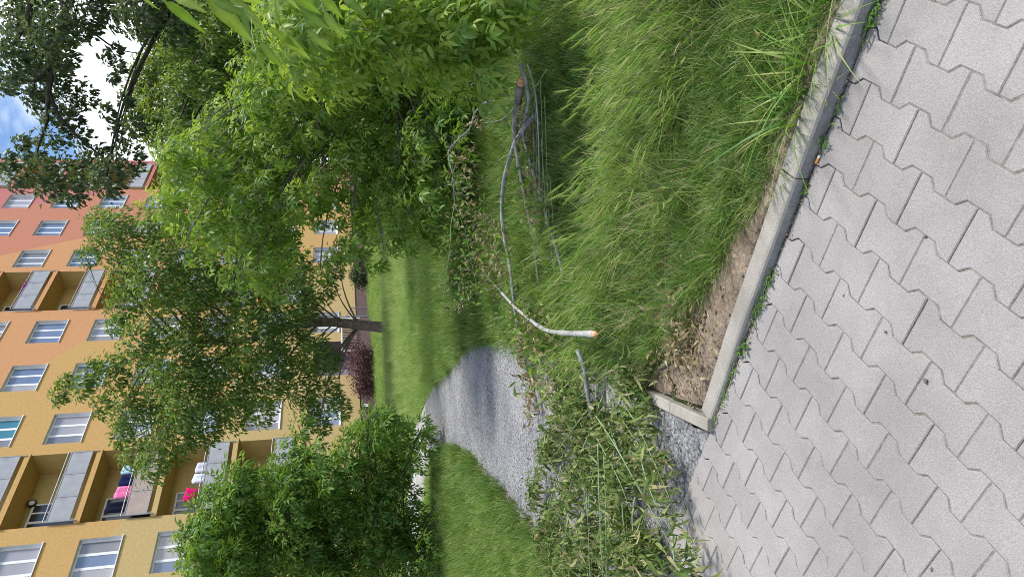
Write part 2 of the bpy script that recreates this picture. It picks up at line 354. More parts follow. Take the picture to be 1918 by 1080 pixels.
# ------------------------------------------------------------------ ground
KD = np.array([-.8115, .5843]); NK = np.array([.5843, .8115]); Q0 = 1.867; T_END = 2.084
def plane(x, y): return -.0177 + .03174 * x + .04486 * y
def sstep(a, b, v):
    t = np.clip((v - a) / (b - a), 0, 1); return t * t * (3 - 2 * t)
def gz(x, y):
    x = np.asarray(x, float); y = np.asarray(y, float)
    q = NK[0] * x + NK[1] * y - Q0
    p = np.clip(plane(x, y), -.35, .25); wq = sstep(0, 1.6, q)
    z = p * (1 - wq) + .09 * wq
    z = np.where(q > 1.2, z + .018 * np.sin(x * 1.3 + y * .7) * np.sin(y * .9 - x * .4) * sstep(1.2, 3, q), z)
    z = z + .22 * np.exp(-((y - 21.0) / 1.6) ** 2) * sstep(-2.6, -1.0, x - (-1.9 - (y - 13) * .4) - 1.2)    # the low bank in front of the tree
    return z
PR = np.array([(-.615, 2.715), (-.56, 3.4), (-.50, 4.6), (-.47, 6.3), (-.6, 8.2), (-1.05, 10.1), (-1.97, 13.3), (-3.6, 16.6), (-6.5, 19.2), (-12, 21)])
PL = np.array([(-2.03, 3.70), (-2.0, 4.6), (-2.0, 5.7), (-2.03, 7.2), (-2.12, 8.7), (-2.4, 10.4), (-3.2, 12.9), (-4.9, 15.0), (-7.6, 16.9), (-12, 18.4)])
prs, pls = spline(PR, 8), spline(PL, 8)
def in_path(x, y, m=0.):
    xr = np.interp(y, prs[:, 1], prs[:, 0]); xl = np.interp(y, pls[:, 1], pls[:, 0])
    q = NK[0] * x + NK[1] * y - Q0
    return (x < xr + m) & (x > xl - m) & (q > -.02)
def grid_sheet(name, xs, ys, zf, m):
    X, Y = np.meshgrid(xs, ys, indexing='ij'); V = np.stack([X, Y, zf(X, Y)], -1).reshape(-1, 3)
    i, j = np.meshgrid(np.arange(len(xs) - 1), np.arange(len(ys) - 1), indexing='ij'); n = len(ys)
    Fs = np.stack([i * n + j, (i + 1) * n + j, (i + 1) * n + j + 1, i * n + j + 1], -1).reshape(-1, 4)
    return link(name, mesh_np(name, V, [Fs], m, smooth=True))
xs = np.unique(np.concatenate([np.linspace(-400, -12, 12), np.linspace(-12, -4, 16), np.arange(-4, 5, .12), np.linspace(5, 14, 20), np.linspace(14, 400, 12)]))
ys = np.unique(np.concatenate([np.linspace(-200, -4, 8), np.arange(-4, 8, .12), np.arange(8, 30, .5), np.linspace(30, 60, 20), np.linspace(60, 600, 12)]))
def zground(x, y):
    q = NK[0] * x + NK[1] * y - Q0
    return gz(x, y) - np.where(q < .12, .07, 0) - np.where(in_path(x, y, .06), .05, 0)
tag(grid_sheet('ground', xs, ys, zground, M['ground']), 'dark green lawn ground running from the kerb to the apartment block', 'ground', kind='structure')
# path sheet
def path_sheet(name, i0, i1, m, dz, n=14):
    a, b = prs[i0:i1], pls[i0:i1]; V = []
    for k in range(len(a)):
        for j in range(n + 1):
            t = j / n; p = a[k] * (1 - t) + b[k] * t
            e = .05 * math.sin(k * .9 + (j > n / 2) * 2) * (1 if j == 0 else -1) if j in (0, n) else 0
            p = p + (b[k] - a[k]) / np.linalg.norm(b[k] - a[k]) * e
            V.append((p[0], p[1], float(gz(p[0], p[1])) + (dz if k > 3 else -.009 + (dz + .009) * k / 4) - .012 * (abs(t - .5) * 2) ** 4))
    V = np.array(V); kk, jj = np.meshgrid(np.arange(len(a) - 1), np.arange(n), indexing='ij'); w_ = n + 1
    Fs = np.stack([kk * w_ + jj, kk * w_ + jj + 1, (kk + 1) * w_ + jj + 1, (kk + 1) * w_ + jj], -1).reshape(-1, 4)[:, ::-1]
    return link(name, mesh_np(name, V, [Fs], m, smooth=True))
tag(path_sheet('path', 0, 50, M['path'], .012), 'grey gritty footpath curving away between the lawns', 'path', kind='structure')
tag(path_sheet('concrete_path', 49, len(prs), M['pale_path'], .02), 'pale concrete path bending away beyond the bush', 'path', kind='structure')

# ------------------------------------------------------------------ pavement of bone-shaped pavers
PSI = 0.938505; OX, OY = -.312746, -.0337434
Tm = np.array([[.99945628, -.00909874, -.03169151], [.00767388, .99896672, -.04479517], [.03206634, .04452762, .99849339]]); HP = 1.6152727529
e1 = np.array([math.cos(PSI), math.sin(PSI)]); e2 = np.array([-math.sin(PSI), math.cos(PSI)])
def pav(a, b, h=0.):                    # pavement lattice coordinates -> place
    p = np.array([OX, OY]) + a * e1 + b * e2
    return Tm @ np.array([p[0], p[1], -HP + h]) + np.array([0, 0, CAMZ])
g = .0010
BONE = [(-.1, -.0825), (-.064, -.0825), (-.038, -.0565), (.038, -.0565), (.064, -.0825), (.1, -.0825), (.1, .0825), (.064, .0825), (.038, .0565), (-.038, .0565), (-.064, .0825), (-.1, .0825)]
def inset(poly, d):
    o = []; n = len(poly)
    for i in range(n):
        p0, p1, p2 = (np.array(poly[(i + k) % n]) for k in (-1, 0, 1))
        d1 = (p1 - p0) / (np.linalg.norm(p1 - p0) + 1e-9); d2 = (p2 - p1) / (np.linalg.norm(p2 - p1) + 1e-9)
        n1 = np.array([-d1[1], d1[0]]); n2 = np.array([-d2[1], d2[0]]); bis = n1 + n2
        o.append(tuple(p1 + bis * d / max(.4, (1 + n1 @ n2))))
    return o
def clip(poly, f):
    o = []; n = len(poly)
    for i in range(n):
        a, b = poly[i], poly[(i + 1) % n]; fa, fb = f(a), f(b)
        if fa >= 0: o.append(a)
        if (fa >= 0) != (fb >= 0):
            t = fa / (fa - fb); o.append((a[0] + (b[0] - a[0]) * t, a[1] + (b[1] - a[1]) * t))
    return o
def paver_geo(poly, h=0., tilt=(0, 0)):
    outer = inset(poly, g + .0006); top = inset(poly, g + .0036); n = len(poly); V = []; Fs = []
    for ring, hh in ((top, 0.), (outer, -.0028), (outer, -.03)):
        for a, b in ring: V.append((a, b, h + hh + tilt[0] * a + tilt[1] * b))
    Fs.append(list(range(n)))
    for r in range(2):
        for i in range(n):
            j = (i + 1) % n; Fs.append([r * n + i, (r + 1) * n + i, (r + 1) * n + j, r * n + j])
    return V, Fs
bed = MB(); bedc = [pav(*p, -.011) for p in [(-2.6, -1.6), (3.2, -1.6), (3.2, 4.2), (-2.6, 4.2)]]
def to_ab(p):
    q = np.linalg.solve(Tm, np.array([p[0], p[1], 0]) * 1.0); return q
# bed cut along the kerb line
Mi = np.linalg.inv(np.stack([e1, e2], 1))
def ab_of(x, y):
    z = plane(x, y) - CAMZ; l = np.linalg.solve(Tm, np.array([x, y, z])); return Mi @ (l[:2] - np.array([OX, OY]))
kA = ab_of(*(NK * Q0 + KD * -2.0)); kB = ab_of(*(NK * Q0 + KD * 4.0)); kn = np.array([kB[1] - kA[1], -(kB[0] - kA[0])]); kn /= np.linalg.norm(kn)
side = lambda p: -float(kn @ (np.array(p) - kA)) * np.sign(-float(kn @ (np.array(ab_of(0, 0)) - kA)))
bp = clip([(-3.2, -2.2), (1.9, -2.2), (1.9, 4.6), (-3.2, 4.6)], lambda p: side(p) + .004)
bed.add([pav(a, b, -.0032) for a, b in bp], [list(range(len(bp)))])
pavement = bed.build('pavement', M['joint']); tag(pavement, 'pavement of grey bone-shaped concrete pavers in the foreground', 'pavement', kind='structure')
cells = []
for n_ in range(-14, 32):
    for m_ in range(-20, 14):
        ca, cb = .2 * (m_ + .5 * n_) + .1, .139 * n_            # lattice points are joint middles
        P = pav(ca, cb)
        if abs(P[0]) > 3.0 or P[1] < -.9 or P[1] > 4.4: continue
        poly = [(a + ca, b + cb) for a, b in BONE]
        if max(side(p) for p in poly) < .015: continue
        if min(side(p) for p in poly) < .012: poly = clip(poly, lambda p: side(p) - .0)
        if len(poly) < 3: continue
        d = P - np.array([0, 0, CAMZ]); loc = np.array([d @ np.array(right), d @ np.array(up), -(d @ np.array(back))])
        vis = loc[2] > .2 and abs(loc[0] / loc[2]) < .80 and abs(loc[1] / loc[2]) < .48
        cells.append((0 if vis else 1, -1 if vis else np.hypot(P[0], P[1] - 1.6), ca, cb, poly))
cells.sort(key=lambda c: (c[0], c[1]))
def pv(q): return pav(q[0], q[1], q[2])
standard = None
for k, (vis, dist, ca, cb, poly) in enumerate(cells[:299]):
    h = rng.normal() * .0009; tl = rng.normal(size=2) * .006
    V, Fs = paver_geo([(a - ca, b - cb) for a, b in poly], h, tl)
    b_ = MB(); o3 = pav(ca, cb); b_.add([pv((v[0] + ca, v[1] + cb, v[2])) - o3 for v in V], Fs)
    b_.build('paver', M['paver'], pavement, loc=tuple(o3))
rest = MB()
for vis, dist, ca, cb, poly in cells[299:]:
    V, Fs = paver_geo(poly, rng.normal() * .0009); rest.add([pv(v) for v in V], Fs)
if rest.v:
    o = rest.build('paver_field', M['paver'], pavement); o['kind'] = 'stuff'
# ------------------------------------------------------------------ kerb stones
def kpt(t, q, h): 
    p = NK * (Q0 + q) + KD * t; return (p[0], p[1], float(plane(p[0], p[1])) + h)
def khigh(t): return float(np.interp(t, [-1.5, .6, 1.6, 2.1], [.062, .058, .034, .012]))
kerb = tag(bpy.data.objects.new('kerb', None), 'low concrete kerb between the grass and the pavement', 'kerb', kind='structure'); col.objects.link(kerb)
def kerb_stone(t0, t1):
    prof = lambda t: [(.006, -.06), (.004, khigh(t) - .012), (.008, khigh(t) - .004), (.016, khigh(t)), (.080, khigh(t) + .001), (.085, khigh(t) - .003), (.087, -.06)]
    ts = np.linspace(t0 + .003, t1 - .003, 9); b_ = MB(); V = []
    for t in ts:
        wob = .0015 * math.sin(t * 9)
        V += [kpt(t, q + wob, h) for q, h in prof(t)]
    n = 7; Fs = [(i * n + j, i * n + j + 1, (i + 1) * n + j + 1, (i + 1) * n + j) for i in range(8) for j in range(n - 1)]
    Fs += [tuple(range(n))[::-1], tuple(8 * n + j for j in range(n))]
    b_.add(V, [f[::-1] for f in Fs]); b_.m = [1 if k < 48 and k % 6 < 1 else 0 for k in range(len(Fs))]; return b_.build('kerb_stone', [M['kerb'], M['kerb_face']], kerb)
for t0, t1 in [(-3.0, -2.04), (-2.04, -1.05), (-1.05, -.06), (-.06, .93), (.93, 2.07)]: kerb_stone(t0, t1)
edging = tag(bpy.data.objects.new('path_edging', None), 'narrow concrete edging between the footpath and the tall grass', 'kerb', kind='structure'); col.objects.link(edging)
def strip_stone(a, b, w_, h, parent, nm):
    a = np.array(a); b = np.array(b); d = (b - a) / np.linalg.norm(b - a); n = np.array([d[1], -d[0]]); bb = MB(); V = []
    for p in (a + d * .003, b - d * .003):
        z = float(gz(p[0], p[1])); 
        for q, hh in ((0, -.05), (0, h - .004), (.004, h), (w_ - .004, h), (w_, h - .004), (w_, -.05)): V.append((p[0] + n[0] * q, p[1] + n[1] * q, z + hh))
    bb.add(V, [(i, i + 1, i + 7, i + 6) for i in range(5)] + [(0, 1, 2, 3, 4, 5)[::-1], (6, 7, 8, 9, 10, 11)]); return bb.build(nm, M['kerb'], parent)
strip_stone((-.625, 2.72), (-.60, 3.05), .055, .03, edging, 'edging_stone'); strip_stone((-.60, 3.05), (-.57, 3.42), .055, .028, edging, 'edging_stone')
M['edging_old'] = mat('weathered_edging', (.17, .155, .13, 1), (.36, .33, .28, 1), .95, 14, 8, .1, .5, 90)
ledge = tag(bpy.data.objects.new('lawn_edging', None), 'worn pale edging stones between the footpath and the lawn with the bush', 'kerb', kind='structure'); col.objects.link(ledge)
pe = [pls[i] for i in range(14, 50, 3)]
for a, b in zip(pe[:-1], pe[1:]): jj_ = rng.normal(size=2) * .012; o = strip_stone(b + [-.03, 0] + jj_, a + [-.03, 0] + jj_, -.055, .012 + .018 * rng.random(), ledge, 'edging_stone'); o.data.materials[0] = M['edging_old']

# ------------------------------------------------------------------ apartment building
YAW = .949198; DB = 43.8842; ZB = .09
bld = empty('apartment_building', (0, DB, 0), 'tall apartment block painted in pink, orange and yellow slanting fields', 'apartment building', rz=YAW)
S0, S1, ZT, ZP = -26.0, 17.6, 26.6, .88
WW, WH = 1.86, 1.525; wc = [11.24, 7.75, 4.22, -2.84, -6.41, -9.95, -17.0, -20.5, -24.0]; lc = [14.95, .88, -13.39]; LW = 3.78
sill = lambda k: 19.845 + 1.6 - 2.8 * k; floor = lambda k: sill(k) - .86
ent = (-7.35, -4.6)
openings = [(c - WW / 2, c + WW / 2, sill(k), sill(k) + WH) for c in wc for k in range(-1, 8) if not (c == -6.41 and k == 7)]
openings += [(c - LW / 2, c + LW / 2, floor(k), floor(k) + 2.58) for c in lc for k in range(-1, 7)]
openings += [(ent[0], ent[1], ZB, 3.2)]
se = sorted({S0, S1} | {round(v, 4) for o in openings for v in o[:2]}); ze = sorted({ZB - .3, ZP, ZT} | {round(v, 4) for o in openings for v in o[2:]})
wl = MB()
for i in range(len(se) - 1):
    j = 0
    while j < len(ze) - 1:
        def blocked(jj):
            cx, cz = (se[i] + se[i + 1]) / 2, (ze[jj] + ze[jj + 1]) / 2
            return cz < ZP or any(o[0] < cx < o[1] and o[2] < cz < o[3] for o in openings)
        if blocked(j): j += 1; continue
        k = j
        while k < len(ze) - 1 and not blocked(k): k += 1
        wl.quad((se[i], 0, ze[j]), (se[i + 1], 0, ze[j]), (se[i + 1], 0, ze[k]), (se[i], 0, ze[k])); j = k
wl.quad((S0, 12, ZB - .3), (S0, 0, ZB - .3), (S0, 0, ZT), (S0, 12, ZT)); wl.quad((S1, 0, ZB - .3), (S1, 12, ZB - .3), (S1, 12, ZT), (S1, 0, ZT))
wl.quad((S1, 12, ZB - .3), (S0, 12, ZB - .3), (S0, 12, ZT), (S1, 12, ZT))
wl.build('wall', M['facade'], bld)
rf = MB(); rf.box(S0 - .15, S1 + .15, -.15, 12.15, ZT, ZT + .35); rf.build('roof', M['roof'], bld)
pl = MB()
for a, b in ((S0, ent[0]), (ent[1], S1)): pl.box(a, b, .04, .3, ZB - .4, ZP - .003)
pl.build('plinth', M['plinth'], bld)
def window_mesh(w_, h_):
    b_ = MB(); d = .2; hw = w_ / 2
    b_.quad((-hw, 0, 0), (-hw, 0, h_), (-hw, d, h_), (-hw, d, 0), 1); b_.quad((hw, 0, 0), (hw, d, 0), (hw, d, h_), (hw, 0, h_), 1)
    b_.quad((-hw, 0, h_), (hw, 0, h_), (hw, d, h_), (-hw, d, h_), 1); b_.quad((-hw, 0, 0), (-hw, d, 0), (hw, d, 0), (hw, 0, 0), 1)
    y0, y1 = d - .035, d + .05; fr = .075
    b_.box(-hw, hw, y0, y1, 0, fr); b_.box(-hw, hw, y0, y1, h_ - fr, h_); b_.box(-hw, -hw + fr, y0, y1, fr, h_ - fr); b_.box(hw - fr, hw, y0, y1, fr, h_ - fr)
    pw = (w_ - 2 * fr - 2 * .12) / 3
    for k in range(2):
        x = -hw + fr + pw * (k + 1) + .12 * k; b_.box(x, x + .12, y0 + .004, y1, fr, h_ - fr)
    return b_, pw, fr
def mesh_of(mb, name, mats):
    o = mb.build(name, mats); me = o.data; bpy.data.objects.remove(o); return me
wb, pw, fr = window_mesh(WW, WH); w_me = mesh_of(wb, 'window', [M['white'], M['reveal']])
sb = MB(); sb.box(-WW / 2 - .03, WW / 2 + .03, -.05, .16, -.03, .004); s_me = mesh_of(sb, 'sill', M['white'])
pm = []
pb = MB(); pb.box(0, pw, .185, .20, fr, WH - fr)
for m_ in PANES: pm.append(mesh_of(pb, 'pane', m_))
for c in wc:
    for k in range(-1, 8):
        if c == -6.41 and k == 7: continue
        wo = link('window', w_me, bld, (c, 0, sill(k))); link('sill', s_me, wo)
        base = int(rng.choice([0, 0, 1, 1, 2, 2]))
        if c == -6.41 and k == 1 or c == -9.95 and k == 2: base = 4
        for q in range(3):
            mi = base if rng.random() < .65 else int(rng.choice([0, 1, 2]))
            if c == 11.24 and k == 1 and q == 2: mi = 3
            if c <= -17: mi = [2, 2, 0, 1][int(rng.integers(4))]
            link('pane', pm[mi], wo, (-WW / 2 + fr + (pw + .12) * q, 0, 0))
# loggias
DEP = 1.25
def loggia_meshes():
    hw = LW / 2; H = 2.58
    b_ = MB()                                       # recess: side walls, back wall, ceiling
    b_.quad((-hw, 0, 0), (-hw, 0, H), (-hw, DEP, H), (-hw, DEP, 0)); b_.quad((hw, 0, 0), (hw, DEP, 0), (hw, DEP, H), (hw, 0, H))
    b_.quad((-hw, DEP, 0), (-hw, DEP, H), (hw, DEP, H), (hw, DEP, 0)); b_.quad((-hw, 0, H), (hw, 0, H), (hw, DEP, H), (-hw, DEP, H))
    rec = mesh_of(b_, 'loggia', M['loggia'])
    b_ = MB(); b_.box(-hw - .02, hw + .02, -.10, DEP - .01, -.215, -.004); slab = mesh_of(b_, 'slab', M['facade'])
    b_ = MB(); y = -.13                             # railing frame
    x0, x1 = -hw + .06, hw - .1
    for x in (x0, x1): b_.tube([(x, y, -.1), (x, y, 1.12)], [.022, .022], 6)
    for z in (1.10,): b_.tube([(x0, y, z), (x1, y, z)], [.024, .024], 6)
    for z in (.16, .98): b_.box(x0, x1, y - .018, y + .018, z - .018, z + .018)
    for k in range(4):
        x = x0 + (x1 - x0) * k / 3; b_.box(x - .018, x + .018, y - .0175, y + .0175, .178, .962)
    rail = mesh_of(b_, 'railing', M['metal'])
    pwid = (x1 - x0) / 3 - .05
    b_ = MB(); b_.box(0, pwid, y - .006, y + .006, .185, .955); pan = mesh_of(b_, 'glass_panel', M['frost']); pan2 = mesh_of(b_, 'glass_panel', M['frost_brown'])
    # balcony door and window set in the back wall
    b_ = MB(); X0, X1, yy = -1.5, .15, DEP - .05
    b_.box(X0 - .07, X1 + .07, yy - .02, yy + .03, 2.25, 2.33); b_.box(X0 - .07, X0, yy - .02, yy + .03, .05, 2.25); b_.box(X1, X1 + .07, yy - .02, yy + .03, .85, 2.25)
    b_.box(X0 + .72, X0 + .83, yy - .02, yy + .03, .05, 2.25); b_.box(X0 + .83, X1, yy - .02, yy + .03, .78, .85)
    b_.box(X0 + 1.22, X0 + 1.29, yy - .018, yy + .03, .85, 2.25)
    frm = mesh_of(b_, 'balcony_window', M['white'])
    b_ = MB(); b_.box(X0, X0 + .72, yy, yy + .02, .05, 2.25); b_.box(X0 + .83, X0 + 1.22, yy, yy + .02, .85, 2.25); b_.box(X0 + 1.29, X1, yy, yy + .02, .85, 2.25); dk = mesh_of(b_, 'dark_pane', M['pane_log'])
    return rec, slab, rail, pan, pan2, frm, dk, x0, (x1 - x0) / 3
rec, slab_, rail, pan, pan2, frm, dk, rx0, rst = loggia_meshes()
for c in lc:
    for k in range(-1, 7):
        lo = link('loggia', rec, bld, (c, 0, floor(k)))
        # painted slab takes the paint field of the place it stands in: mesh kept in facade coordinates
        sm = slab_.copy(); sm.transform(Matrix.Translation((c, 0, floor(k)))); so = link('slab', sm, lo); so.location = (-c, 0, -floor(k))
        link('railing', rail, lo); link('balcony_window', frm, lo); link('dark_pane', dk, lo)
        for q in range(3): link('glass_panel', pan2 if (c < -10 and k == 4) else pan, lo, (rx0 + rst * q + .025, 0, 0))
# entrance
eb = MB(); eb.quad((ent[0], .9, ZB), (ent[0], .9, 3.2), (ent[1], .9, 3.2), (ent[1], .9, ZB)); eb.quad((ent[0], 0, ZB), (ent[0], 0, 3.2), (ent[0], .9, 3.2), (ent[0], .9, ZB)); eb.quad((ent[1], 0, ZB), (ent[1], .9, ZB), (ent[1], .9, 3.2), (ent[1], 0, 3.2)); eb.quad((ent[0], 0, 3.2), (ent[1], 0, 3.2), (ent[1], .9, 3.2), (ent[0], .9, 3.2))
eb.build('entrance', M['porch'], bld)
db = MB(); db.box(-6.95, -6.0, .82, .88, .75, 2.85); dr = db.build('door', M['door'], bld)
db = MB(); db.box(-6.78, -6.17, .805, .818, 1.75, 2.6); db.build('door_pane', PANES[3], dr)
pb = MB(); pb.box(ent[0] + .02, ent[1] - .02, -1.6, .86, ZB - .2, .72); porch = pb.build('porch', M['plinth'], bld)
rb = MB(); rb.box(ent[0], ent[1], -1.62, -1.56, 1.66, 1.72); rb.box(ent[0], ent[0] + .05, -1.615, -1.565, .72, 1.66); rb.box(ent[1] - .05, ent[1], -1.615, -1.565, .72, 1.66); rb.build('handrail', M['white'], porch)
x = ent[0] + .12
sl = MB(); sl.box(-.06, .06, -1.605, -1.575, .722, 1.655); sl_me = mesh_of(sl, 'slat', M['porch_dark'])
while x < ent[1] - .1: link('slat', sl_me, porch, (x, 0, 0)); x += .2
vb = MB(); vb.box(-9.75, -9.55, .012, .035, .50, .70); vb.build('vent_cover', M['white'], bld)
# loggia things
ub = np.array([math.cos(YAW), math.sin(YAW), 0]); ob = np.array([math.sin(YAW), -math.cos(YAW), 0])      # along and out of the facade
def fp(s, out_, z): return np.array([0, DB, 0]) + ub * s + ob * out_ + np.array([0, 0, z])
def cloth(name, s, z, w_, h_, c, label, cat, out_=.02, wav=.05, taper=0., c2=None):
    V = []; n, m_ = 9, 8
    for i in range(n):
        for j in range(m_):
            u_, v_ = i / (n - 1), j / (m_ - 1)
            ss = s + (u_ - .5) * w_ * (1 - taper * v_); oo = out_ + wav * math.sin(u_ * 11 + s) * (.3 + v_) + .02 * v_
            V.append(fp(ss, oo, z - h_ * v_ + .03 * math.sin(u_ * 5)))
    V = np.array(V); Fs = np.array([(i * m_ + j, (i + 1) * m_ + j, (i + 1) * m_ + j + 1, i * m_ + j + 1) for i in range(n - 1) for j in range(m_ - 1)])
    o = V.mean(0); ob_ = link(name, mesh_np(name, V - o, [Fs], mat(name + '_cloth', c, c2 or tuple(v * .8 for v in c[:3]) + (1,), .9, 6, 4, .1), smooth=True), loc=tuple(o))
    sm = ob_.modifiers.new('thick', 'SOLIDIFY'); sm.thickness = .006
    return tag(ob_, label, cat, 'washing hung on the balconies')
cloth('pale_blue_cloth', -12.70, 10.98, .5, .62, lin(170, 205, 225), 'pale blue cloth drying at the far end of the brown glazed balcony', 'laundry')
cloth('navy_cloth', -13.28, 10.95, .62, .66, lin(28, 34, 78), 'navy blue cloth hung beside the pink towel on the brown glazed balcony', 'laundry')
cloth('pink_towel', -13.92, 10.98, .62, .72, lin(222, 96, 150), 'pink towel hung over the rail of the brown glazed balcony', 'towel', c2=lin(235, 140, 180))
cloth('dark_trousers', -14.5, 11.25, .5, .95, lin(22, 24, 46), 'long dark trousers hung beside the pink towel at the near end of its balcony', 'laundry', out_=-.2)
cloth('grey_white_sheet', -12.9, 8.0, .6, .60, lin(205, 205, 220), 'bunched whitish sheet on the balcony with white washing', 'laundry')
cloth('white_shirt', -13.5, 8.05, .5, 1.0, lin(222, 226, 245), 'white shirt hung in the middle of the lower balcony', 'laundry')
cloth('magenta_garment', -14.35, 8.25, .75, .5, lin(224, 24, 110), 'bright magenta garment hung at the near end of the lower balcony', 'laundry', taper=.45)
fl = empty('flower_box', fp(1.3, -.05, 18.75), 'box of purple flowers on a balcony rail of the orange part', 'flower box')
b_ = MB(); b_.box(-.55, .55, -.1, .1, -.18, 0); q = b_.build('box', M['lamp'], fl); q.rotation_euler = (0, 0, YAW)
V, Fs, T = clump_leaves(np.array([0, 0, .1]), .30, 300, .09, .1, 0, .8); R_ = np.array([[math.cos(YAW), -math.sin(YAW), 0], [math.sin(YAW), math.cos(YAW), 0], [0, 0, 1]])
V = (V * np.array([1.9, .7, .8])) @ R_.T
link('blossom', mesh_np('blossom', V, [Fs], leafmat('blossoms', [(0, G(.25, .02, .18)), (1, G(.55, .06, .40))], .2), T), fl)
lampo = empty('wall_lamp', fp(-13.15, -1.2, 14.55), 'round white lamp with a dark rim on an upper balcony ceiling wall', 'lamp', rz=YAW)
b_ = MB(); a = np.linspace(0, 2 * PI, 19)
b_.tube([(0, -.12, 0), (0, 0, 0)], [.17, .17], 18); b_.build('rim', M['lamp'], lampo)
b_ = MB(); b_.tube([(0, -.15, 0), (0, -.121, 0)], [.08, .12], 18); b_.build('lamp_glass', M['white'], lampo)
# ramp railing and post in front of the block
rr = empty('ramp_railing', on(694, 598, .09) * [1, 1, 0] + [0, 0, .09], 'grey metal ramp railing with thin bars in front of the yellow wall', 'railing')
o3 = np.array(rr.location); YR = o3[1]
A0, A1, B0, B1 = at(693, 575, YR), at(658, 576, YR), at(636, 609, YR), at(690, 609, YR)
b_ = MB(); b_.tube(np.array([A0, A1]) - o3, [.03, .03], 6); b_.tube(np.array([A1, B0]) - o3, [.03, .03], 6); b_.tube(np.array([at(690, 575, YR), at(690, 609, YR)]) - o3, [.02, .02], 6); b_.tube(np.array([at(684, 585, YR), at(684, 609, YR)]) - o3, [.02, .02], 6); b_.build('rail', M['metal'], rr)
for k in range(8):
    t = (k + .5) / 8; p = A1 * (1 - t) + B0 * t; e = at(667 if k > 2 else 690, 576 + 33 * t, YR)
    b_ = MB(); b_.tube(np.array([p, e]) - o3, [.011, .011], 5); b_.build('bar', M['metal'], rr)
po = empty('metal_post', on(694, 592, .09), 'slim grey metal post standing beside the ramp railing', 'post'); o3 = np.array(po.location)
b_ = MB(); b_.tube([(0, 0, -.05), at(650, 593, o3[1] + .05) - o3, at(622, 595, o3[1] + .1) - o3], [.055, .05, .045], 10); b_.build('pole', M['metal'], po)
b_ = MB(); p = at(658, 593, o3[1] + .04) - o3; b_.tube([p - [0, 0, .06], p + [0, 0, .06]], [.065, .065], 10); b_.build('band', M['white'], po)

# ------------------------------------------------------------------ trees and bushes
YM = 22.6
mt = empty('shade_tree', on(737, 614, .1), 'leafy tree with a short brown trunk standing on the lawn before the block', 'tree')
b0 = np.array(mt.location); YM = b0[1]
trunk = [b0 - [0, 0, .2], at(700, 611, YM), at(660, 607, YM), at(610, 603, YM), at(540, 610, YM), at(450, 640, YM + .3), at(330, 640, YM), at(230, 680, YM)]
cl = []
for x, y, r in [(205, 440, 45), (185, 420, 30), (250, 450, 55), (310, 420, 50), (350, 470, 60), (420, 500, 60), (480, 490, 50), (290, 520, 60), (235, 520, 40), (230, 575, 35), (330, 590, 55), (400, 570, 65), (470, 550, 60), (540, 570, 55), (575, 585, 34), (260, 640, 40), (205, 700, 36), (150, 725, 22), (108, 742, 16), (120, 715, 14), (330, 680, 65), (400, 660, 60), (480, 630, 60), (545, 640, 50), (590, 665, 36), (625, 680, 16), (280, 730, 55), (235, 770, 36), (190, 760, 22), (350, 740, 60), (430, 720, 60), (500, 700, 55), (560, 720, 45), (610, 740, 38), (640, 765, 22), (250, 845, 34), (285, 868, 34), (330, 815, 46), (380, 790, 46), (440, 770, 40), (490, 770, 30), (580, 770, 22), (550, 500, 40), (600, 540, 34), (620, 500, 28), (520, 450, 45), (440, 440, 40), (640, 470, 26), (600, 800, 20), (225, 815, 22), (170, 690, 16), (215, 610, 18), (370, 530, 50), (165, 480, 20), (300, 790, 40)]:
    yy = YM + rng.uniform(-1.6, 1.6); R = r / F * yy * 1.05
    cl.append((at(x, y, yy), R, (r / 55) ** 2 * 1.1 + .06))
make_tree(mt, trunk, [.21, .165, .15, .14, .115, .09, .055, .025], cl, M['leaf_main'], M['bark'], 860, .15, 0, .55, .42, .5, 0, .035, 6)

dt = empty('tall_dark_tree', (6.6, 13.0, .05), 'tall dark leaved tree whose boughs frame the patch of sky', 'tree')
YD = 13.0
cl = []
for x, y, r in [(20, 15, 48), (70, 22, 50), (40, 70, 48), (95, 65, 44), (18, 115, 40), (72, 110, 42), (112, 105, 30), (50, 150, 34), (105, 150, 30), (150, 12, 48), (210, 8, 46), (150, 55, 22), (255, 20, 46), (320, 36, 45), (160, 178, 22), (120, 190, 30), (85, 205, 24), (135, 228, 22), (60, 185, 18), (100, 250, 28), (62, 280, 20), (148, 256, 20), (36, 268, 12), (26, 330, 24), (75, 322, 28), (120, 328, 36), (165, 318, 32), (200, 332, 34), (240, 300, 30), (190, 288, 18), (198, 110, 10), (215, 96, 10), (222, 126, 10), (210, 146, 9), (250, 232, 20), (200, 212, 13), (226, 262, 14), (10, 303, 14), (290, 0, 40), (8, 160, 18), (92, 352, 24), (140, 366, 18), (262, 50, 22), (44, 298, 12), (235, 190, 12), (215, 240, 10)]:
    yy = YD + rng.uniform(-1.2, 1.2); cl.append((at(x, y, yy), r / F * yy * 1.05, (r / 45) ** 2 * 1.05 + .06))
for pts_, r0_ in ([(130, -40), (118, 40), (104, 110), (92, 170), (88, 230)], .075), ([(104, 110), (70, 150), (30, 148), (-20, 150)], .04), ([(92, 170), (110, 215), (150, 260), (200, 300)], .035), ([(118, 40), (170, 60), (215, 90), (255, 100)], .022), ([(88, 230), (70, 290), (95, 330)], .022), ([(60, 0), (40, 60), (0, 110)], .05):
    b_ = MB(); W = spline([at(px, py, YD) for px, py in pts_], 6) - np.array(dt.location); b_.tube(W, np.linspace(r0_, r0_ * .35, len(W)), 7); b_.build('limb', M['bark_dark'], dt, True)
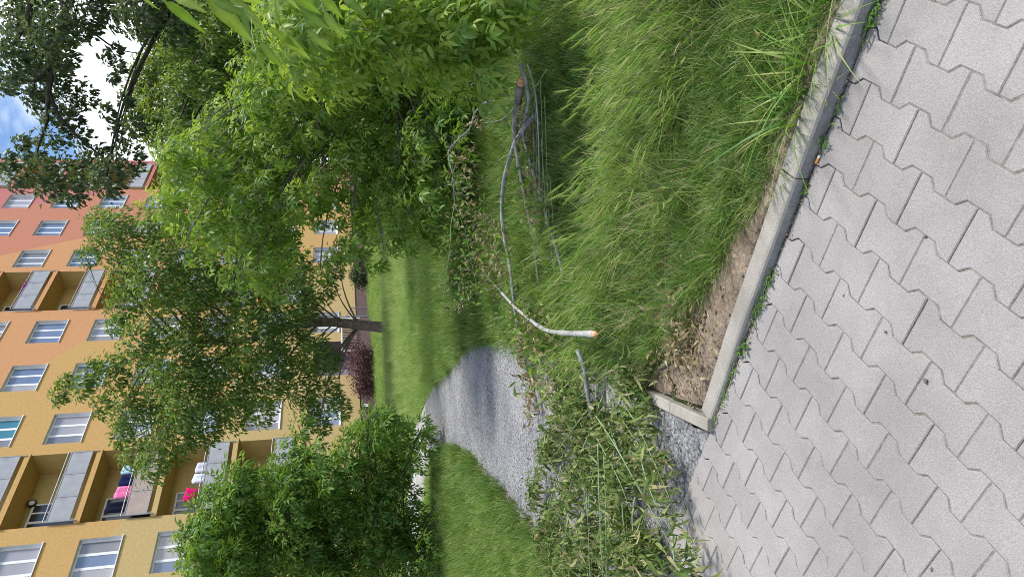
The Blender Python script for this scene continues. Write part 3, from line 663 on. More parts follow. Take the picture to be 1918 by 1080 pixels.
make_tree(dt, [(6.6, 13, -.2), (6.5, 13, 3), (6.2, 13.0, 5.5), (5.7, 13, 7.5), (5.2, 13, 9)], [.3, .26, .22, .15, .06], cl, M['leaf_dark'], M['bark_dark'], 400, .10, 0, .5, .62, .45, 0, .03, 2, 9)

bt = empty('sunlit_tree', (10.0, 25.0, .08), 'tree with a sunlit bright green top standing behind the dark leaved tree', 'tree')
cl = []
for x, y in poly_pts([(258, 75), (262, 150), (250, 200), (268, 250), (330, 290), (420, 260), (500, 200), (520, 60), (470, -20), (330, -20), (285, 30)], 34):
    yy = 23 + rng.uniform(-1.5, 1.5) + (x - 250) * -.008; r = rng.uniform(26, 38); cl.append((at(x, y, yy), r / F * yy, .55))
make_tree(bt, [(10, 25, -.2), (10, 24.5, 3), (9.5, 24, 6), (9, 23.5, 8)], [.3, .25, .18, .07], cl, M['leaf_mid'], M['bark_dark'], 560, .15, 0, .4, .5, .5, 0, .035, 3, 2)

ut = empty('understory_tree', (6.6, 15.5, .08), 'dense shaded tree with drooping dark foliage between the bush and the sunlit tree', 'tree')
cl = []
for x, y in poly_pts([(300, 60), (330, 230), (290, 330), (350, 350), (480, 330), (640, 260), (680, 60), (640, -30), (480, -30), (350, -10)], 38):
    yy = 15.5 + rng.uniform(-1.2, 1.2); r = rng.uniform(28, 42); cl.append((at(x, y, yy), r / F * yy, .5))
make_tree(ut, [(6.6, 15.5, -.2), (6.5, 15.5, 2), (6.2, 15.5, 4), (5.8, 15.3, 6)], [.22, .18, .13, .06], cl, M['leaf_main'], M['bark_dark'], 560, .13, 0, .8, .36, .5, 0, .03, 4, 2)

lb = empty('leafy_bush', (-4.6, 12.2, .08), 'big green bush with upright shoots on the lawn by the bend of the path', 'bush')
cl = []
for x, y in poly_pts([(345, 1010), (400, 950), (440, 900), (500, 905), (530, 820), (560, 835), (590, 870), (640, 850), (690, 800), (735, 795), (760, 840), (745, 900), (760, 960), (800, 1000), (810, 1110), (380, 1110), (330, 1040)], 36):
    yy = 11.8 + rng.uniform(-.9, .9); r = rng.uniform(26, 40); cl.append((at(x, y, yy), r / F * yy, .42 if x < 680 else .3))
for x, y, r in [(365, 1010, 16), (800, 1030, 22), (770, 870, 14), (560, 800, 10), (585, 850, 16), (690, 785, 14), (800, 820, 10), (790, 800, 8), (795, 860, 10), (845, 920, 14), (830, 1000, 16), (840, 960, 12)]:
    yy = 11.0 + rng.uniform(-.5, .5); cl.append((at(x, y, yy), r / F * yy, .10))
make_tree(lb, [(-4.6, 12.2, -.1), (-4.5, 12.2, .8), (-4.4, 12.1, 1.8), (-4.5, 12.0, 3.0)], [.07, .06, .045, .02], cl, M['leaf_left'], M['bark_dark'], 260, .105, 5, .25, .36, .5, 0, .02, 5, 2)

# box elder sprouts at the right: a far one, a near one and a bough hanging in from the side
bb = empty('box_elder_bush', (2.9, 9.2, .09), 'light green box elder bush with thin grey stems behind the cut branches', 'bush')
cl = []
for x, y in poly_pts([(470, 60), (430, 170), (360, 240), (300, 300), (285, 390), (340, 430), (430, 470), (480, 520), (520, 470), (560, 400), (640, 440), (690, 470), (730, 430), (800, 440), (850, 400), (845, 300), (870, 220), (860, 120), (900, -20), (480, -20)], 30, holes=[(560, 330, 14), (690, 300, 14), (730, 230, 18), (620, 415, 26), (820, 190, 26), (585, 455, 20)]):
    yy = 8.4 + rng.uniform(-.9, .9) - max(0, (x - 700)) * .004; r = rng.uniform(24, 38); cl.append((at(x, y, yy), r / F * yy, .5))
for x, y, r in [(690, 490, 16), (720, 470, 18), (760, 455, 16), (800, 460, 18), (840, 440, 14), (780, 420, 22), (710, 440, 22), (850, 380, 20), (860, 330, 18), (870, 270, 16), (640, 470, 18), (600, 500, 18), (540, 525, 16), (450, 520, 18), (500, 545, 14), (340, 470, 14), (300, 300, 12), (370, 260, 14), (400, 530, 14), (430, 545, 12), (660, 480, 14), (830, 430, 14), (290, 410, 12), (150, 460, 0)]:
    if r: yy = 7.6; cl.append((at(x, y, yy), r / F * yy, .16))
make_tree(bb, [(2.9, 9.2, -.1), (2.8, 9.1, .6), (2.7, 9.0, 1.2), (2.6, 8.9, 1.9), (2.5, 8.8, 2.5)], [.09, .07, .055, .035, .012], cl, M['leaf_bush'], M['stick_dark'], 66, .088, 5, .55, .33, .5, 1, .018, 4, 2)
ub_ = empty('undergrowth', (3.0, 8.3, .09), 'low undergrowth added to deepen the shade below the box elder bush', 'bush')  # extra leaf mass, added to darken the hollow under the bush
cl = []
for x, y in poly_pts([(800, 90), (790, 250), (850, 330), (900, 210), (950, 150), (990, 100), (1000, -20), (820, -20)], 30):
    yy = 7.6 + rng.uniform(-.5, .5); cl.append((at(x, y, yy), 30 / F * yy, .5))
make_tree(ub_, [(3.0, 8.3, -.1), (2.9, 8.2, .3), (2.8, 8.1, .6)], [.04, .03, .015], cl, M['leaf_left'], M['bark_dark'], 80, .08, 5, .2, .4, .42, 0, .012, 3, 3)
nb = empty('box_elder_sprout', (2.55, 5.9, .09), 'nearer box elder sprout with larger yellow green leaves just behind the hanging bough', 'bush')
cl = []
for x, y in poly_pts([(520, -20), (500, 60), (540, 130), (600, 150), (660, 120), (760, 120), (820, 170), (850, 110), (900, 160), (920, 110), (960, 60), (1000, -20)], 34, holes=[(905, 25, 14), (860, 165, 12), (610, 40, 10)]):
    yy = 4.6 + rng.uniform(-.5, .5); r = rng.uniform(30, 44); cl.append((at(x, y, yy), r / F * yy, .5))
make_tree(nb, [(2.55, 5.9, -.1), (2.5, 5.7, .5), (2.3, 5.2, 1.1), (2.1, 4.8, 1.7), (2.0, 4.6, 2.2)], [.05, .045, .035, .022, .01], cl, M['leaf_bush'], M['stick_dark'], 46, .088, 5, .4, .36, .62, 1, .016, 3, 2)
# hanging bough close to the camera: every leaf is a part
hb = empty('hanging_bough', at(430, -60, 2.3), 'close bough of large bright green leaves reaching in from the edge of the picture', 'branch')
o3 = np.array(hb.location)
st_ = MB()
def big_leaf(p, d, nrm, ln, wd, t):
    n = 25; V = []; T = []; D, S, U = frames(np.array([d]), np.array([nrm])); D, S, U = D[0], S[0], U[0]
    prof = [0.03, .30, .46, .5, .46, .38, .27, .13, .0]
    for i in range(n):
        u_ = i / (n - 1); c = p + D * ln * u_ - U * ln * .22 * u_ * u_
        ww = wd * np.interp(u_ * 8, np.arange(9), prof) * (1 + .07 * math.sin(i * 2.4))
        for k, q in ((-1, .25), (0, 0), (1, .25)): V.append(c + S * k * ww + U * abs(k) * ww * (q + .10 * math.sin(i * .8 + k))); T.append(t + (.22 if k == 0 else (.03 if i % 4 == 0 else -.05) + .06 * math.sin(i * .6 + t * 40)))
    Fs = [(i * 3 + k, i * 3 + k + 1, i * 3 + k + 4, i * 3 + k + 3) for i in range(n - 1) for k in range(2)]
    return np.array(V), np.array(Fs), np.array(T)
pairs = [((306, 2), (396, 56), .36), ((322, -8), (388, 16), .4), ((384, -10), (486, 74), .36), ((398, 0), (470, 28), .4), ((428, -4), (508, 52), .4), ((440, -14), (504, 14), .42), ((455, 14), (472, 78), .4), ((520, -6), (522, 44), .4), ((534, -16), (566, 26), .4), ((548, -10), (608, 26), .42),
         ((556, 12), (622, 58), .4), ((500, 52), (566, 84), .38), ((486, 76), (540, 134), .36), ((516, 62), (592, 106), .38), ((596, -12), (652, 34), .42), ((606, 20), (650, 74), .4), ((260, -14), (300, 22), .3), ((240, -20), (262, 6), .3), ((574, 56), (628, 100), .4), ((350, -20), (420, 2), .4), ((640, -14), (690, 30), .4), ((470, -20), (540, 4), .4), ((480, 96), (505, 150), .34)]
for (bx, by), (tx, ty), wr in pairs:
    Yd = rng.uniform(2.0, 2.5); p0 = at(bx, by, Yd); tip = at(tx, ty, Yd + rng.uniform(-.06, .06)); d = tip - p0; ln = np.linalg.norm(d)
    V, Fs, T = big_leaf(np.zeros(3), d + np.array([0, 0, .12 * ln]), np.array([rng.uniform(-.6, .6), -.8, .6]), ln * .95, ln * wr * .66, float(np.clip(rng.normal(.48, .18), .15, .9)))
    lf = link('leaf', mesh_np('leaf', V, [Fs], M['leaf_bush'], T, smooth=True), hb); lf.location = tuple(p0 - o3)
rach = [[(280, -40, 2.2), (300, -12, 2.2), (310, 4, 2.2)], [(350, -60, 2.25), (380, -20, 2.2), (405, 4, 2.2), (440, 12, 2.2), (480, 40, 2.25), (500, 70, 2.3)], [(500, -50, 2.3), (525, -12, 2.3), (550, 0, 2.3), (575, 45, 2.35)], [(590, -50, 2.3), (598, -12, 2.3), (608, 24, 2.3)], [(640, -50, 2.4), (642, -14, 2.4)]]
for r_ in rach:
    W = spline([at(*q) for q in r_], 5) - o3; st_.tube(W, np.linspace(.0035, .0012, len(W)), 5)
RW = np.vstack([spline([at(*q) for q in r_], 8) for r_ in rach])
for lf in hb.children:                                    # a stalk from every leaf to its twig
    p0 = np.array(lf.location) + o3; e = RW[np.argmin(np.linalg.norm(RW - p0, axis=1))]; st_.tube(bez(p0 - o3, (p0 + e) / 2 - o3 + [0, 0, .01], e - o3, 5), [.0011] * 5, 4)
ends = [at(*r_[0]) for r_ in rach]; hub = np.array([1.25, 2.75, 2.55]); root_ = np.array([2.05, 4.7, 2.0])
bo = MB(); bo.tube(bez(root_, np.array([1.7, 3.7, 2.7]), hub, 10) - o3, np.linspace(.016, .008, 10), 7); bo.build('bough', M['stick_dark'], hb, True)
for e in ends: st_.tube(bez(hub, (hub + e) / 2 + [0, 0, .08], e, 8) - o3, np.linspace(.006, .0035, 8), 5)
st_.build('stem', M['green_stem'], hb)

def shrub(name, c, rad, n, ln, m, label, ratio=.6):
    r = empty(name, (c[0], c[1], .08), label, 'shrub'); parts = []
    for k in range(26):
        d = unit(1)[0]; d[2] = abs(d[2]); cc = np.array([d[0] * rad[0] * .75, d[1] * rad[1] * .75, rad[2] * (.25 + .6 * d[2])])
        parts.append(clump_leaves(cc, .28 * rad[2] + .15, n // 26, ln, .1, 0, ratio, 1, .3, .45))
    V, Fs, T = join(parts); link('foliage', mesh_np('foliage', V, [Fs], m, T), r)
    b_ = MB()
    for k in range(9):
        e = np.array([rng.uniform(-.7, .7) * rad[0], rng.uniform(-.7, .7) * rad[1], rad[2] * .8]); b_.tube([np.zeros(3) + [e[0] * .3, e[1] * .3, -.05], e * .6, e], [.02, .014, .006], 5)
    b_.build('stem', M['bark_dark'], r); return r
c = on(704, 684, .09); shrub('purple_shrub', c, (1.55, 1.0, 1.35), 5200, .10, M['leaf_purple'], 'low purple leaved shrub in front of the entrance')
c = on(692, 508, .09); shrub('dark_shrub', c, (1.15, .8, .95), 4200, .09, M['leaf_shrub'], 'low dark green shrub against the brown plinth beyond the ramp railing')

# ------------------------------------------------------------------ grass
def hid_coll(name): return bpy.data.collections.new(name)
def tuft(coll, name, n, rad, h, wd, lean, segs, m, tbase=.4, ears=0, earm=None, spread=.5, dry=0, jit=.16):
    V, Fs, T, MI = [], [], [], []
    def blade(p, d, hh, ww, bend, t, mi=0):
        o = len(V); side_ = np.array([-math.sin(d), math.cos(d), 0]); dr = np.array([math.cos(d), math.sin(d), 0])
        for i in range(segs + 1):
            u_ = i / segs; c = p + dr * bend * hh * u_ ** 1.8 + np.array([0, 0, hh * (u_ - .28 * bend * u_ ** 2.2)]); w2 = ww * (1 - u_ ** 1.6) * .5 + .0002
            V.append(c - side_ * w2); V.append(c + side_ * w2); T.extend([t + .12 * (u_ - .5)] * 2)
        for i in range(segs): Fs.append((o + 2 * i, o + 2 * i + 1, o + 2 * i + 3, o + 2 * i + 2)); MI.append(mi)
        return c
    for k in range(n):
        a = rng.uniform(0, 2 * PI); r = rad * math.sqrt(rng.random()); p = np.array([r * math.cos(a), r * math.sin(a), 0])
        d = a + rng.normal() * .8 if rng.random() < spread else PI + rng.normal() * .5
        blade(p, d, h * rng.uniform(.5, 1.1), wd * rng.uniform(.6, 1.2), lean * rng.uniform(.4, 1.4), float(np.clip(rng.normal(tbase, jit), .02, .98)), 2 if k < dry else 0)
    for k in range(ears):
        a = rng.uniform(0, 2 * PI); r = rad * rng.random(); p = np.array([r * math.cos(a), r * math.sin(a), 0]); d = PI + rng.normal() * .45; dr = np.array([math.cos(d), math.sin(d), 0])
        t = float(np.clip(rng.normal(.45, .26), 0, 1)); hh = h * rng.uniform(.85, 1.15)
        e = blade(p, d, hh, .0016, lean * .9, .55); ax = dr * .75 + np.array([0, 0, .62]); ax /= np.linalg.norm(ax); s1 = np.cross(ax, [0, 0, 1.]); s1 /= np.linalg.norm(s1); s2 = np.cross(ax, s1); el = .075
        o = len(V); prof = [(0, .0015), (.25, .0045), (.6, .004), (1, .0008)]
        for u_, rr_ in prof:
            for q in range(5):
                V.append(e + ax * el * u_ + (s1 * math.cos(q * 1.2566) + s2 * math.sin(q * 1.2566)) * rr_); T.append(t)
        for i in range(3):
            for q in range(5): Fs.append((o + i * 5 + q, o + i * 5 + (q + 1) % 5, o + (i + 1) * 5 + (q + 1) % 5, o + (i + 1) * 5 + q)); MI.append(1)
        for q in range(22):
            b = e + ax * el * rng.uniform(.1, .95); dd = ax * .9 + (s1 * rng.normal() + s2 * rng.normal()) * .28; dd /= np.linalg.norm(dd); sd_ = np.cross(dd, unit(1)[0]); sd_ /= np.linalg.norm(sd_); o = len(V)
            tip = b + dd * rng.uniform(.035, .06); V.extend([b - sd_ * .0007, b + sd_ * .0007, tip]); T.extend([t + .1] * 3); Fs.append((o, o + 1, o + 2)); MI.append(1)
    me = bpy.data.meshes.new(name); me.from_pydata([tuple(v) for v in V], [], Fs); a_ = me.attributes.new('tint', 'FLOAT', 'POINT'); a_.data.foreach_set('value', np.array(T, np.float32))
    me.materials.append(m); me.materials.append(earm or m); me.materials.append(M['straw']); me.polygons.foreach_set('material_index', MI); me.polygons.foreach_set('use_smooth', np.ones(len(Fs), bool)); me.update()
    o = bpy.data.objects.new(name, me); coll.objects.link(o); return o
def scatter(name, P, coll, smin, smax, label, cat, idx=None, leanj=.2, flat=None):
    n = len(P); me = bpy.data.meshes.new(name); me.vertices.add(n); me.vertices.foreach_set('co', np.asarray(P, np.float32).ravel())
    rot = np.stack([rng.normal(size=n) * leanj, rng.normal(size=n) * leanj, rng.uniform(-.9, .9, n)], 1)
    s_ = rng.uniform(smin, smax, n) if flat is None else flat * rng.uniform(smin, smax, n)
    a = me.attributes.new('rot', 'FLOAT_VECTOR', 'POINT'); a.data.foreach_set('vector', rot.astype(np.float32).ravel())
    a = me.attributes.new('scl', 'FLOAT_VECTOR', 'POINT'); a.data.foreach_set('vector', np.stack([s_, s_, s_ * rng.uniform(.75, 1.15, n)], 1).astype(np.float32).ravel())
    k = len(coll.objects); ii = rng.integers(0, k, n) if idx is None else idx
    a = me.attributes.new('idx', 'INT', 'POINT'); a.data.foreach_set('value', ii.astype(np.int32))
    o = link(name, me); ng = bpy.data.node_groups.new(name + '_nodes', 'GeometryNodeTree')
    ng.interface.new_socket('Geometry', in_out='INPUT', socket_type='NodeSocketGeometry'); ng.interface.new_socket('Geometry', in_out='OUTPUT', socket_type='NodeSocketGeometry')
    gi = ng.nodes.new('NodeGroupInput'); go = ng.nodes.new('NodeGroupOutput'); ip = ng.nodes.new('GeometryNodeInstanceOnPoints'); ci = ng.nodes.new('GeometryNodeCollectionInfo')
    ci.inputs['Collection'].default_value = coll; ci.inputs['Separate Children'].default_value = True; ci.inputs['Reset Children'].default_value = True
    def attr(nm, ty):
        q = ng.nodes.new('GeometryNodeInputNamedAttribute'); q.data_type = ty; q.inputs['Name'].default_value = nm; return q.outputs['Attribute']
    ip.inputs['Pick Instance'].default_value = True; lk = ng.links.new
    lk(gi.outputs[0], ip.inputs['Points']); lk(ci.outputs[0], ip.inputs['Instance']); lk(attr('idx', 'INT'), ip.inputs['Instance Index'])
    lk(attr('rot', 'FLOAT_VECTOR'), ip.inputs['Rotation']); lk(attr('scl', 'FLOAT_VECTOR'), ip.inputs['Scale']); lk(ip.outputs[0], go.inputs[0])
    md = o.modifiers.new('scatter', 'NODES'); md.node_group = ng
    return tag(o, label, cat, kind='stuff')
def noise2(x, y, s, seed=0.):
    return .5 + .25 * (np.sin(x * s + seed) * np.cos(y * s * 1.3 + seed * 2) + np.sin(x * s * 2.3 + y * s * 1.7 + seed * 3)) 
ct = hid_coll('tall_tufts')
M['straw'] = leafmat('straw', [(0, G(.22, .20, .09)), (1, G(.60, .52, .32)), (.5, G(.40, .35, .18))], .2, .7, .1)
M['barley'] = leafmat('barley_blades', [(0, G(.04, .10, .014)), (1, G(.46, .50, .16)), (.45, G(.105, .225, .024)), (.75, G(.255, .39, .055))], .25, .45, .4, vary=.3)
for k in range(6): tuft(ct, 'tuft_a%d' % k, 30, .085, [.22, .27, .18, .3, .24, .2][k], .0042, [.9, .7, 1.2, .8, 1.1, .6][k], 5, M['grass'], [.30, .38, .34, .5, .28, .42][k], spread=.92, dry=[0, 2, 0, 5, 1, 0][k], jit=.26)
for k in range(4): tuft(ct, 'tuft_e%d' % k, 18, .06, .35, .0036, .66, 4, M['barley'], .40, [3, 2, 4, 2][k], M['ear'], spread=.45, jit=.24, dry=[0, 1, 0, 2][k])
ct2 = hid_coll('short_tufts')
for k in range(5): tuft(ct2, 'tuft_s%d' % k, 32, .06, .15, .0036, .7, 3, M['grass'], .36, spread=.95, dry=[0, 0, 3, 0, 1][k], jit=.24)
ct3 = hid_coll('lawn_tufts')
for k in range(5): tuft(ct3, 'tuft_l%d' % k, 34, .14, .16, .007, .6, 2, M['grass_far'], .48, spread=.8)
ct4 = hid_coll('seed_tufts')
for k in range(4): tuft(ct4, 'tuft_p%d' % k, 26, .16, .42, .008, .4, 3, M['grass_far'], .72, spread=.7)
ct5 = hid_coll('broad_tufts')
for k in range(3): tuft(ct5, 'tuft_b%d' % k, 22, .035, .27, .010, 1.1, 6, M['grass'], .42, spread=1.)
def qof(x, y): return NK[0] * x + NK[1] * y - Q0
def tof(x, y): return KD[0] * x + KD[1] * y
# tall barley grass between the kerb and the cut branches
x = rng.uniform(-1.0, 5.0, 30000); y = rng.uniform(.2, 7.0, 30000); q = qof(x, y); t = tof(x, y)
edge = .17 + .14 * noise2(x, y, 7.) + .22 * sstep(1.2, 2.0, t) * noise2(x, y, 5., 2)
far = 1.45 + .2 * noise2(x, y, 3.) - .25 * sstep(.6, 2., t)
ok = (q > edge) & (q < far) & ~in_path(x, y, .05) & (rng.random(len(x)) < (.30 + .55 * sstep(.3, 1.1, q)) * (.25 + .75 * sstep(.30, .55, noise2(x, y, 13., 5.)))) & (rng.random(len(x)) > .5 * sstep(1.7, 2.2, t))
x, y, q = x[ok], y[ok], q[ok]
fl_ = .45 + .62 * sstep(.1, 1.3, q)
bz = np.clip((.18 + .42 * sstep(.4, .62, noise2(x, y, 4.3, 1.))) * sstep(.8, 1.35, q) + .26 * sstep(.6, .8, noise2(x, y, 3.1, 4.)) * sstep(.35, .7, q), .03, .5)
idx = np.where(rng.random(len(x)) < bz, rng.integers(6, 10, len(x)), rng.integers(0, 6, len(x)))
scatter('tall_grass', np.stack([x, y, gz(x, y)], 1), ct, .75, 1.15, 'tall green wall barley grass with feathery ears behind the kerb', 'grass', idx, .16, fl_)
ct6 = hid_coll('straw_tufts')
for k in range(4): tuft(ct6, 'tuft_d%d' % k, 9, .05, .30, .0035, .9, 4, M['straw'], .5, 1, M['straw'], 1.)
sel = rng.random(len(x)) < .035 + .06 * (q < .5)
scatter('dry_grass', np.stack([x, y, gz(x, y)], 1)[sel], ct6, .6, 1.1, 'dry straw coloured stems among the tall green grass', 'grass', None, .35, fl_[sel])
# short grass by the kerb with bare soil patches
x = rng.uniform(-1.2, 5.0, 34000); y = rng.uniform(-1.5, 4.0, 34000); q = qof(x, y); t = tof(x, y)
bare = noise2(x, y, 5.5, 1.) + .38 * sstep(1.35, 1.8, t) - .42 * (1 - sstep(.2, .9, t))
ok = (q > .088) & (q < .75) & (bare < .62) & ~in_path(x, y, .03) & (t < 2.2)
x, y = x[ok], y[ok]
scatter('short_grass', np.stack([x, y, gz(x, y)], 1), ct2, .5, 1.0, 'short green grass and bare patches along the kerb', 'grass', None, .2)
# broad blades leaning over the kerb at the right
x = np.array([.62, .70, .78, .86, .55, 1.0]); y = (Q0 + np.array([.13, .14, .12, .15, .13, .14]) - NK[0] * x) / NK[1]
scatter('couch_grass', np.stack([x, y, gz(x, y)], 1), ct5, .8, 1.1, 'tuft of broad grass blades leaning over the kerb', 'grass', None, .1)
# mown lawn: density falls with distance while tufts widen
def lawn(n, x0, x1, y0, y1, cond, coll, smin, smax, name, label, sf=None):
    x = rng.uniform(x0, x1, n); y = rng.uniform(y0, y1, n); ok = cond(x, y) & ~in_path(x, y, -.05) & (np.abs(x) < 1.2 + .55 * y)
    x, y = x[ok], y[ok]; return scatter(name, np.stack([x, y, gz(x, y)], 1), coll, smin, smax, label, 'grass', None, .2, None if sf is None else sf(x, y))
lawn(26000, -6, 6, 3.2, 12, lambda x, y: (qof(x, y) > 1.4) | (x < -1.9), ct2, .7, 1.2, 'lawn_grass', 'short dense lawn on both sides of the footpath', lambda x, y: 1 + .05 * (y - 3))
lawn(34000, -14, 14, 9, 24, lambda x, y: y > 9, ct3, .7, 1.2, 'pale_lawn', 'pale green lawn stretching to the tree', lambda x, y: .8 + .012 * (y - 9))
lawn(16000, -18, 20, 22, 46, lambda x, y: (np.array([-math.sin(YAW), math.cos(YAW)]) @ np.stack([x, y - DB])) < -.3, ct3, 1., 1.5, 'shaded_lawn', 'lawn below the apartment block beyond the tree')
lawn(9500, -9, 10, 12.5, 22.4, lambda x, y: (rng.random(len(x)) < .12 + .88 * sstep(15, 21, y)), ct4, .45, .8, 'seeding_grass', 'pale seeding grass on the low bank before the tree')
lawn(1500, -4.2, -1.9, 4.2, 8, lambda x, y: x < -2.05, ct, .4, .7, 'barley_grass', 'green barley grass on the lawn between the footpath and the bush')
# soil strip by the kerb
xs2 = np.linspace(-1.0, 3.2, 120); 
ts = np.linspace(-2.6, 2.055, 150); qs = np.linspace(.080, .55, 24); V = []
for t in ts:
    for q in qs:
        q0 = q; q = .08 + (q - .08) * (1 + 1.0 * float(sstep(1.0, 2.0, t))); t_ = t + .68 * (q - .08) * float(sstep(.8, 2.05, t)); p = NK * (Q0 + q) + KD * t_; V.append((p[0], p[1], float(gz(p[0], p[1])) + .006 + .012 * float(noise2(p[0], p[1], 23.)) + (-.03 if q0 < .0801 else 0) + (khigh(t) - .006) * max(0, 1 - (q0 - .08) / .2) - .02 * max(0, (q0 - .4) / .15) - .014 * float(sstep(1.6, 2.0, t))))
kk, jj = np.meshgrid(np.arange(149), np.arange(23), indexing='ij')
tag(link('soil', mesh_np('soil', np.array(V), [np.stack([kk * 24 + jj, kk * 24 + jj + 1, (kk + 1) * 24 + jj + 1, (kk + 1) * 24 + jj], -1).reshape(-1, 4)[:, ::-1]], M['soil'], smooth=True)), 'bare brown soil along the inner side of the kerb', 'soil', kind='structure')

# ------------------------------------------------------------------ cut branches
def branch(name, pts, r0, r1, label, cat='branch', m='stick', twigs=(), leaves=(), raw=None, group='cut branches lying in the grass'):
    """pts: (x, y, height above ground) on the photograph -> place"""
    W = np.array([on(x, y, .09 + h) for x, y, h in pts]); o = W[0].copy(); o[2] = .09
    root = empty(name, tuple(o), label, cat, group)
    P = spline(W, 6) - o; rr_ = np.linspace(r0, r1, len(P)) * (1 + .05 * np.sin(np.arange(len(P)) * 1.9) + .22 * (np.arange(len(P)) % 8 == 3)); b_ = MB(); b_.tube(P, rr_, 8); b_.build('stem', M[m], root, True)
    if raw is not None:
        e, d = (P[0], P[0] - P[1]) if raw == 0 else (P[-1], P[-1] - P[-2]); d /= np.linalg.norm(d); r_ = rr_[0] if raw == 0 else rr_[-1]; b_ = MB()
        b_.tube([e - d * .004, e + d * .03, e + d * .06], [r_ * 1.04, r_ * .95, r_ * .45], 7); b_.tube([e + d * .02, e + d * .09], [r_ * .4, r_ * .08], 5); b_.build('broken_end', M['raw_wood'], root)
    for tw in twigs:
        T_ = np.array([on(x, y, .09 + h) for x, y, h in tw[0]]); b_ = MB(); Q = spline(T_, 5) - o; b_.tube(Q, np.linspace(tw[1], tw[1] * .35, len(Q)), 5); b_.build('twig', M[tw[2] if len(tw) > 2 else 'green_stem'], root, True)
    for (pts2, n, ln, lm, sp, dr_) in leaves:
        n = int(n * ((.9 if name == 'bent_branch' else 2.2) if lm == 'leaf_brown' else 1.3)); ln = ln * .9
        T_ = np.array([on(x, y, .09 + h) for x, y, h in pts2]); Q = spline(T_, 8) - o if len(T_) > 1 else T_ - o
        c_ = Q[rng.integers(0, len(Q), n)] + rng.normal(size=(n, 3)) * sp; zc = (.07 + .08 * rng.random(n)) if lm == 'leaf_brown' and name != 'withered_spray' else .012 + .03 * rng.random(n); c_[:, 2] = np.maximum(c_[:, 2], zc)
        D = rng.normal(size=(n, 3)) * .6 + np.array([0, 0, -dr_]); Nn = unit(n) + np.array([0, 0, .4]); s_ = ln * rng.uniform(.6, 1.3, n)
        V, Fs, T = leaf_arrays(c_, D, Nn, s_, s_ * .33, np.clip(rng.normal(.5, .28, n), 0, 1), 1, .7)
        V[:, 2] = np.maximum(V[:, 2], .005)
        link('foliage', mesh_np('foliage', V, [Fs], M[lm], T), root)
    return root
branch('long_branch', [(1002, 215, .14), (985, 235, .18), (962, 275, .16), (946, 330, .15), (940, 385, .14), (944, 440, .13), (955, 500, .12), (962, 560, .12), (970, 620, .10), (980, 670, .08), (1000, 735, .06), (1010, 775, .05)], .021, .010,
       'long grey branch running across the grass to the edge of the path', twigs=[([(1000, 735, .06), (1040, 770, .06), (1075, 800, .05)], .004), ([(1008, 770, .05), (1012, 840, .05), (1025, 890, .04)], .004)],
       leaves=[([(890, 400, .1), (930, 470, .1), (960, 520, .06)], 150, .055, 'leaf_brown', .07, .3), ([(975, 620, .08), (1000, 700, .06), (1010, 780, .04)], 110, .055, 'leaf_brown', .07, .2), ([(960, 590, .05), (1000, 680, .05)], 80, .08, 'leaf_left', .08, .1)])
branch('broken_branch', [(940, 548, .15), (962, 572, .16), (985, 592, .17), (1010, 611, .18), (1035, 621, .20), (1075, 624, .27), (1112, 625, .33)], .011, .016, 'pale curved branch with an orange broken tip pointing at the kerb', m='stick_pale', raw=1,
       twigs=[([(940, 548, .15), (915, 520, .14), (895, 495, .12)], .005, 'stick')], leaves=[([(900, 480, .1), (930, 540, .1)], 70, .05, 'leaf_brown', .06, .3)])
branch('thick_stump_branch', [(976, 155, .30), (971, 185, .26), (967, 215, .22), (965, 245, .18), (968, 280, .15), (978, 340, .12), (990, 400, .1), (1000, 450, .08), (1010, 540, .06)], .030, .012, 'thick stick with a charred orange broken end by the bush', m='stick_dark', raw=0,
       leaves=[([(985, 200, .2), (1000, 260, .1)], 70, .05, 'leaf_brown', .06, .2)])
branch('forked_branch', [(974, 120, .34), (985, 150, .30), (990, 190, .24), (980, 245, .18), (992, 300, .14), (1008, 350, .12), (1025, 410, .11), (1042, 465, .1), (1056, 520, .08)], .013, .011, 'grey branch half buried along the foot of the tall grass', m='stick')
def E_(x, y):
    Y = 6.2 + (985 - x) * .004; return (x, y, at(x, y, Y)[2] - .09)
branch('bent_branch', [E_(968, 195), E_(935, 188), E_(905, 195), E_(888, 215), E_(880, 240), E_(848, 272), E_(840, 290), E_(848, 330), E_(852, 380)], .011, .005, 'thin bent branch with dry leaf clusters arching before the bush', m='stick',
       twigs=[([E_(852, 380), E_(845, 420), E_(843, 460), E_(838, 500), E_(832, 545), E_(826, 572)], .004), ([E_(838, 500), E_(822, 520), E_(828, 545)], .002), ([E_(845, 440), E_(830, 445)], .002), ([E_(840, 480), E_(860, 470)], .002), ([E_(850, 380), E_(870, 430), E_(885, 500), E_(900, 560)], .003)],
       leaves=[([E_(845, 330), E_(870, 420), E_(880, 520), E_(870, 570)], 200, .07, 'leaf_left', .10, .2), ([E_(885, 225), E_(900, 235)], 50, .055, 'leaf_brown', .05, .4), ([E_(850, 290), E_(875, 290)], 70, .055, 'leaf_brown', .07, .5), ([E_(855, 330), E_(885, 345)], 90, .055, 'leaf_brown', .08, .5), ([E_(860, 390), E_(890, 400)], 70, .055, 'leaf_brown', .08, .4), ([E_(860, 430), E_(885, 450)], 70, .05, 'leaf_brown', .08, .4), ([E_(860, 480), E_(880, 500)], 60, .05, 'leaf_brown', .08, .4), ([E_(855, 530), E_(880, 540)], 50, .05, 'leaf_brown', .06, .4), ([E_(860, 570)], 40, .05, 'leaf_brown', .06, .4)])
